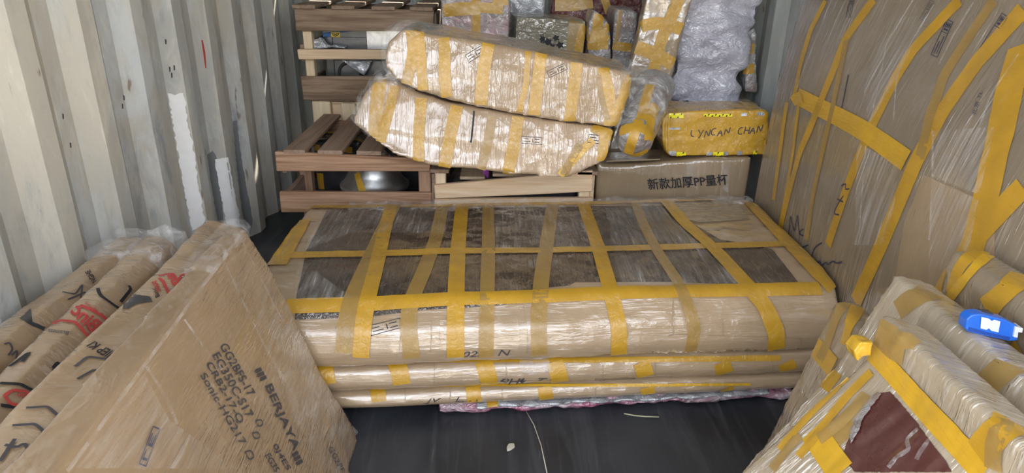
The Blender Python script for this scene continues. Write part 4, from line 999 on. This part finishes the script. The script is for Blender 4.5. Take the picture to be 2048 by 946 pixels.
for k, u in enumerate((1326, 1331, 1336)):
    B.tape([(u+2, 236), (u, 262), (u+3, 300)], .006, 'tape_folded', 'tape_edge')
rg = []
cc = P(1345, 228, Y=2.86)

t = thing('pallet', 'greyish pine pallet crate behind the yellow-taped box, under the bubble-wrapped bundle', 'pallet', (.92, 3.1, 0))
zp = .655
for x in (.80, .96, 1.14):
    plank((x, 3.09, (zp-.03)/2), (.08, .06, zp-.03), 'grey_pine', t, 'post'); plank((x, 3.36, (zp-.03)/2), (.08, .06, zp-.03), 'grey_pine', t, 'post')
plank((.975, 3.055, zp-.075), (.43, .02, .085), 'grey_pine', t); plank((.975, 3.055, .3), (.43, .02, .1), 'grey_pine', t)
for y in (3.09, 3.19, 3.29, 3.38): plank((.975, y, zp-.01), (.43, .085, .018), 'grey_pine', t, 'slat')

t = thing('bubble_wrapped_bundle', 'big lumpy bundle in whitish bubble wrap on the pallet at the right', 'bundle', (.93, 3.1, .655))
out = [(1338, 200), (1328, 180), (1348, 145), (1358, 100), (1362, 50), (1380, 0), (1386, -50), (1520, -50), (1524, 0), (1516, 40), (1498, 75), (1484, 100), (1484, 130), (1476, 160), (1482, 185), (1474, 210), (1420, 220), (1372, 222)]
B = Body('bubble_sheet', poly_y(out, 3.07, .28), M['bubble'], t, .009, 14, [(.045, (5, 5, 8), 3), (.014, (12, 12, 24), 7), (.004, (40, 40, 50), 9)], zmin=.658)
for v in B.o.data.vertices:                       # the wrap is drawn in by rounds of film
    w_ = v.co+root_loc(t); v.co += v.normal*(.011*math.sin(w_.z*46+3*noise.noise(w_*6))*(.4+.6*abs(noise.noise(w_*5+Vector((3, 1, 2))))*2))
    v.co.z = max(v.co.z, .003)

t = thing('wrapped_stack', 'narrow silvery stack with ochre tape bands between the bubble wrap and right wall', 'package', (1.16, 3.2, .655))
out = [(1497, 60), (1512, 55), (1515, 185), (1488, 185)]
pp = [P(u, v, Y=3.12) for u, v in out]
for p in pp: p.z = max(p.z, .655)
B = Body('wrapped_body', prism(pp, (0, .25, 0)), M['foil_dark'], t, .008, 3, [(.006, (16, 16, 16), 3)], zmin=.6555)
for v in (98, 138): B.tape([(1488, v), (1498, v), (1508, v-1)], .045, 'tape')

t = thing('leaning_wrapped_box', 'tall brown wrapped box with crossed yellow tape, tilted beside the bubble-wrapped bundle', 'package', (.62, 3.05, 0))
front = [P(u, v, Y=2.93) for u, v in ((1262, 130), (1276, 70), (1292, 0), (1304, -60), (1394, -50), (1384, 0), (1362, 80), (1335, 188), (1300, 175))]
low = [Vector((front[8].x-.10, 2.93, .0)), Vector((front[0].x-.16, 2.93, .0))]
B = Body('wrapped_body', prism(front[:8]+[Vector((front[7].x-.03, 2.93, .60)), Vector((.58, 2.93, .0)), Vector((.42, 2.93, 0))], (.01, .11, 0)), M['card_grey'], t, .009, 2, [(.002, (8, 8, 8), 3), (.002, (20, 20, 30), 8)], zmin=.001)
for pts, w in (([(1358, -5), (1345, 30), (1330, 60), (1318, 95), (1305, 148)], .05), ([(1278, 55), (1300, 46), (1330, 47), (1368, 60)], .05), ([(1272, 94), (1300, 104), (1325, 115), (1350, 132)], .055)):
    B.tape(pts, w, 'tape')

t = thing('wrapped_carton', 'greyish film-wrapped carton with black printed flowers, behind the long boxes', 'carton', (.25, 3.45, 0))
front = [P(u, v, Y=3.28) for u, v in ((1032, 34), (1172, 40), (1170, 110))]
fb = [front[0], front[1], Vector((front[1].x, 3.28, 0)), Vector((front[0].x, 3.28, 0))]
tb = [Vector((p.x-(.03 if i in (0, 3) else .05), p.y+.34, p.z)) for i, p in enumerate(fb)]
B = Body('carton_body', loft([fb, tb]), M['grey_card'], t, .010, 2, [(.004, (8, 8, 8), 3)], zmin=.001)
B.tape([(1154, 38), (1150, 70), (1146, 108)], .07, 'tape_thin'); B.tape([(1172, 45), (1160, 75), (1156, 108)], .04, 'tape')
for u, v, r in ((1096, 84, 10), (1112, 76, 8), (1120, 90, 9), (1104, 93, 8), (1085, 78, 7)):
    B.patch([(u+r*math.cos(a)*(1 if i % 2 else .55), v+r*.95*math.sin(a)*(1 if i % 2 else .55)) for i, a in enumerate([2*math.pi*k/10 for k in range(10)])], 'ink', 'printed_flower', .002, 5)
B.ink([[(1082, 70), (1082, 92)], [(1086, 68), (1086, 92)]], .006, 'ink', 'printed_line')

t = thing('wrapped_bundle', 'tall silvery pinkish bundle with a cross of yellow tape, behind the upper long box', 'bundle', (-.1, 3.35, 0), 'bundles at the back')
out = [(880, -60), (1018, -60), (1020, 40), (1016, 84)]
pp = [P(u, v, Y=3.2) for u, v in out]
B = Body('wrapped_body', prism(pp+[Vector((pp[2].x, 3.2, 0)), Vector((pp[0].x+.01, 3.2, 0))], (0, .30, 0)), M['foil'], t, .010, 3, [(.006, (14, 14, 14), 3), (.003, (40, 40, 40), 9)], zmin=.001)
B.tape([(952, -30), (952, 20), (952, 80)], .04, 'tape'); B.tape([(882, 20), (920, 14), (960, 15), (1006, 18)], .045, 'tape'); B.tape([(886, 24), (925, 22), (960, 20)], .04, 'tape'); B.tape([(985, 0), (1016, -1)], .05, 'tape')

t = thing('wrapped_bundle', 'small crinkled silver bundle under yellow tape, beside the flower-printed carton', 'bundle', (.46, 3.3, 0), 'bundles at the back')
pp = [P(u, v, Y=3.22) for u, v in ((1178, 44), (1188, 20), (1200, 28), (1218, 46), (1223, 80), (1222, 112))]
B = Body('wrapped_body', prism(pp+[Vector((.525, 3.22, 0)), Vector((.43, 3.22, 0))], (0, .2, 0)), M['foil_dark'], t, .008, 3, [(.007, (16, 16, 16), 3)], zmin=.001)
for pts, w in (([(1198, 28), (1194, 60), (1188, 100)], .05), ([(1176, 70), (1200, 78), (1222, 84)], .05), ([(1216, 48), (1212, 66), (1200, 76)], .03), ([(1176, 92), (1200, 92), (1222, 92)], .03)): B.tape(pts, w, 'tape')

t = thing('wrapped_bundle', 'upright dark bundle in glossy film, between the silver bundle and tilted brown box', 'bundle', (.6, 3.4, 0), 'bundles at the back')
pp = [P(u, v, Y=3.26) for u, v in ((1229, 30), (1234, 17), (1264, 18), (1276, 24), (1272, 80), (1262, 128))]
B = Body('wrapped_body', prism(pp+[Vector((.62, 3.26, 0)), Vector((.55, 3.26, 0))], (0, .26, 0)), M['foil_dark'], t, .008, 4, [(.006, (12, 12, 8), 13)], zmin=.001)
B.tape([(1240, 20), (1236, 60), (1232, 90)], .02, 'tape_thin'); B.tape([(1226, 90), (1245, 94), (1268, 96)], .04, 'tape')

t = thing('wrapped_bundle', 'dark red bundle under shiny film and tape at the very back', 'bundle', (.5, 3.75, 0), 'bundles at the back')
pp = [P(u, v, Y=3.66) for u, v in ((1105, -40), (1285, -40), (1285, 20), (1262, 20), (1180, 26), (1108, 16))]
B = Body('wrapped_body', prism(pp[:3]+[Vector((pp[2].x, 3.66, 0)), Vector((pp[0].x, 3.66, 0))], (0, .26, 0)), M['red_wrap'], t, .010, 4, [(.012, (10, 10, 12), 3)], zmin=.001)
B.tape([(1110, 8), (1150, 8), (1185, 2)], .07, 'tape'); B.tape([(1208, -5), (1214, 12), (1218, 26)], .04, 'tape')

t = thing('wrapped_bundle', 'bluish-white film bundle showing just above the flower-printed carton', 'bundle', (.15, 3.75, 0), 'bundles at the back')
pp = [P(u, v, Y=3.66) for u, v in ((1018, -40), (1092, -40))]
B = Body('wrapped_body', prism(pp+[Vector((pp[1].x-.005, 3.66, 0)), Vector((pp[0].x, 3.66, 0))], (0, .24, 0)), M['foil_clear'], t, .010, 4, [(.010, (10, 10, 10), 3)], zmin=.001)

# ------------------------------------------------------------------ litter on the floor
p = P(1021, 898, Z=0)
vs, fs, ns = remesh(*prism([P(u, v, Z=.0005) for u, v in ((1013, 898), (1017, 891), (1028, 890), (1030, 896), (1022, 902), (1014, 904))], (0, 0, .008)), .002, 2)
tag(link('cardboard_chip', [v-p for v in vs] and vs, fs, M['chip'], None, True), 'pale torn chip of board lying on the black floor', 'chip')
def strand(pts, r, name, mat, label, cat):
    pp = [P(u, v, Z=.004) for u, v in pts]; rings = []
    for i, q in enumerate(pp):
        d = (pp[min(len(pp)-1, i+1)]-pp[max(0, i-1)]).normalized(); s_ = d.cross(Vector((0, 0, 1))).normalized()
        rings.append([q+(s_*math.cos(a)+Vector((0, 0, 1))*math.sin(a))*r for a in [2*math.pi*k/6 for k in range(6)]])
    return tag(link(name, *loft(rings), M[mat], None, True), label, cat)
strand([(1248, 827), (1268, 831), (1290, 833), (1318, 834)], .0022, 'straw_strand', 'straw', 'thin pale straw lying on the black floor by the bubble wrap', 'straw')
strand([(1052, 822), (1068, 850), (1082, 890), (1094, 946)], .0016, 'string_strand', 'chip', 'long fine string lying on the black floor', 'string')
print('verts', sum(len(o.data.vertices) for o in bpy.data.objects if o.type == 'MESH'))
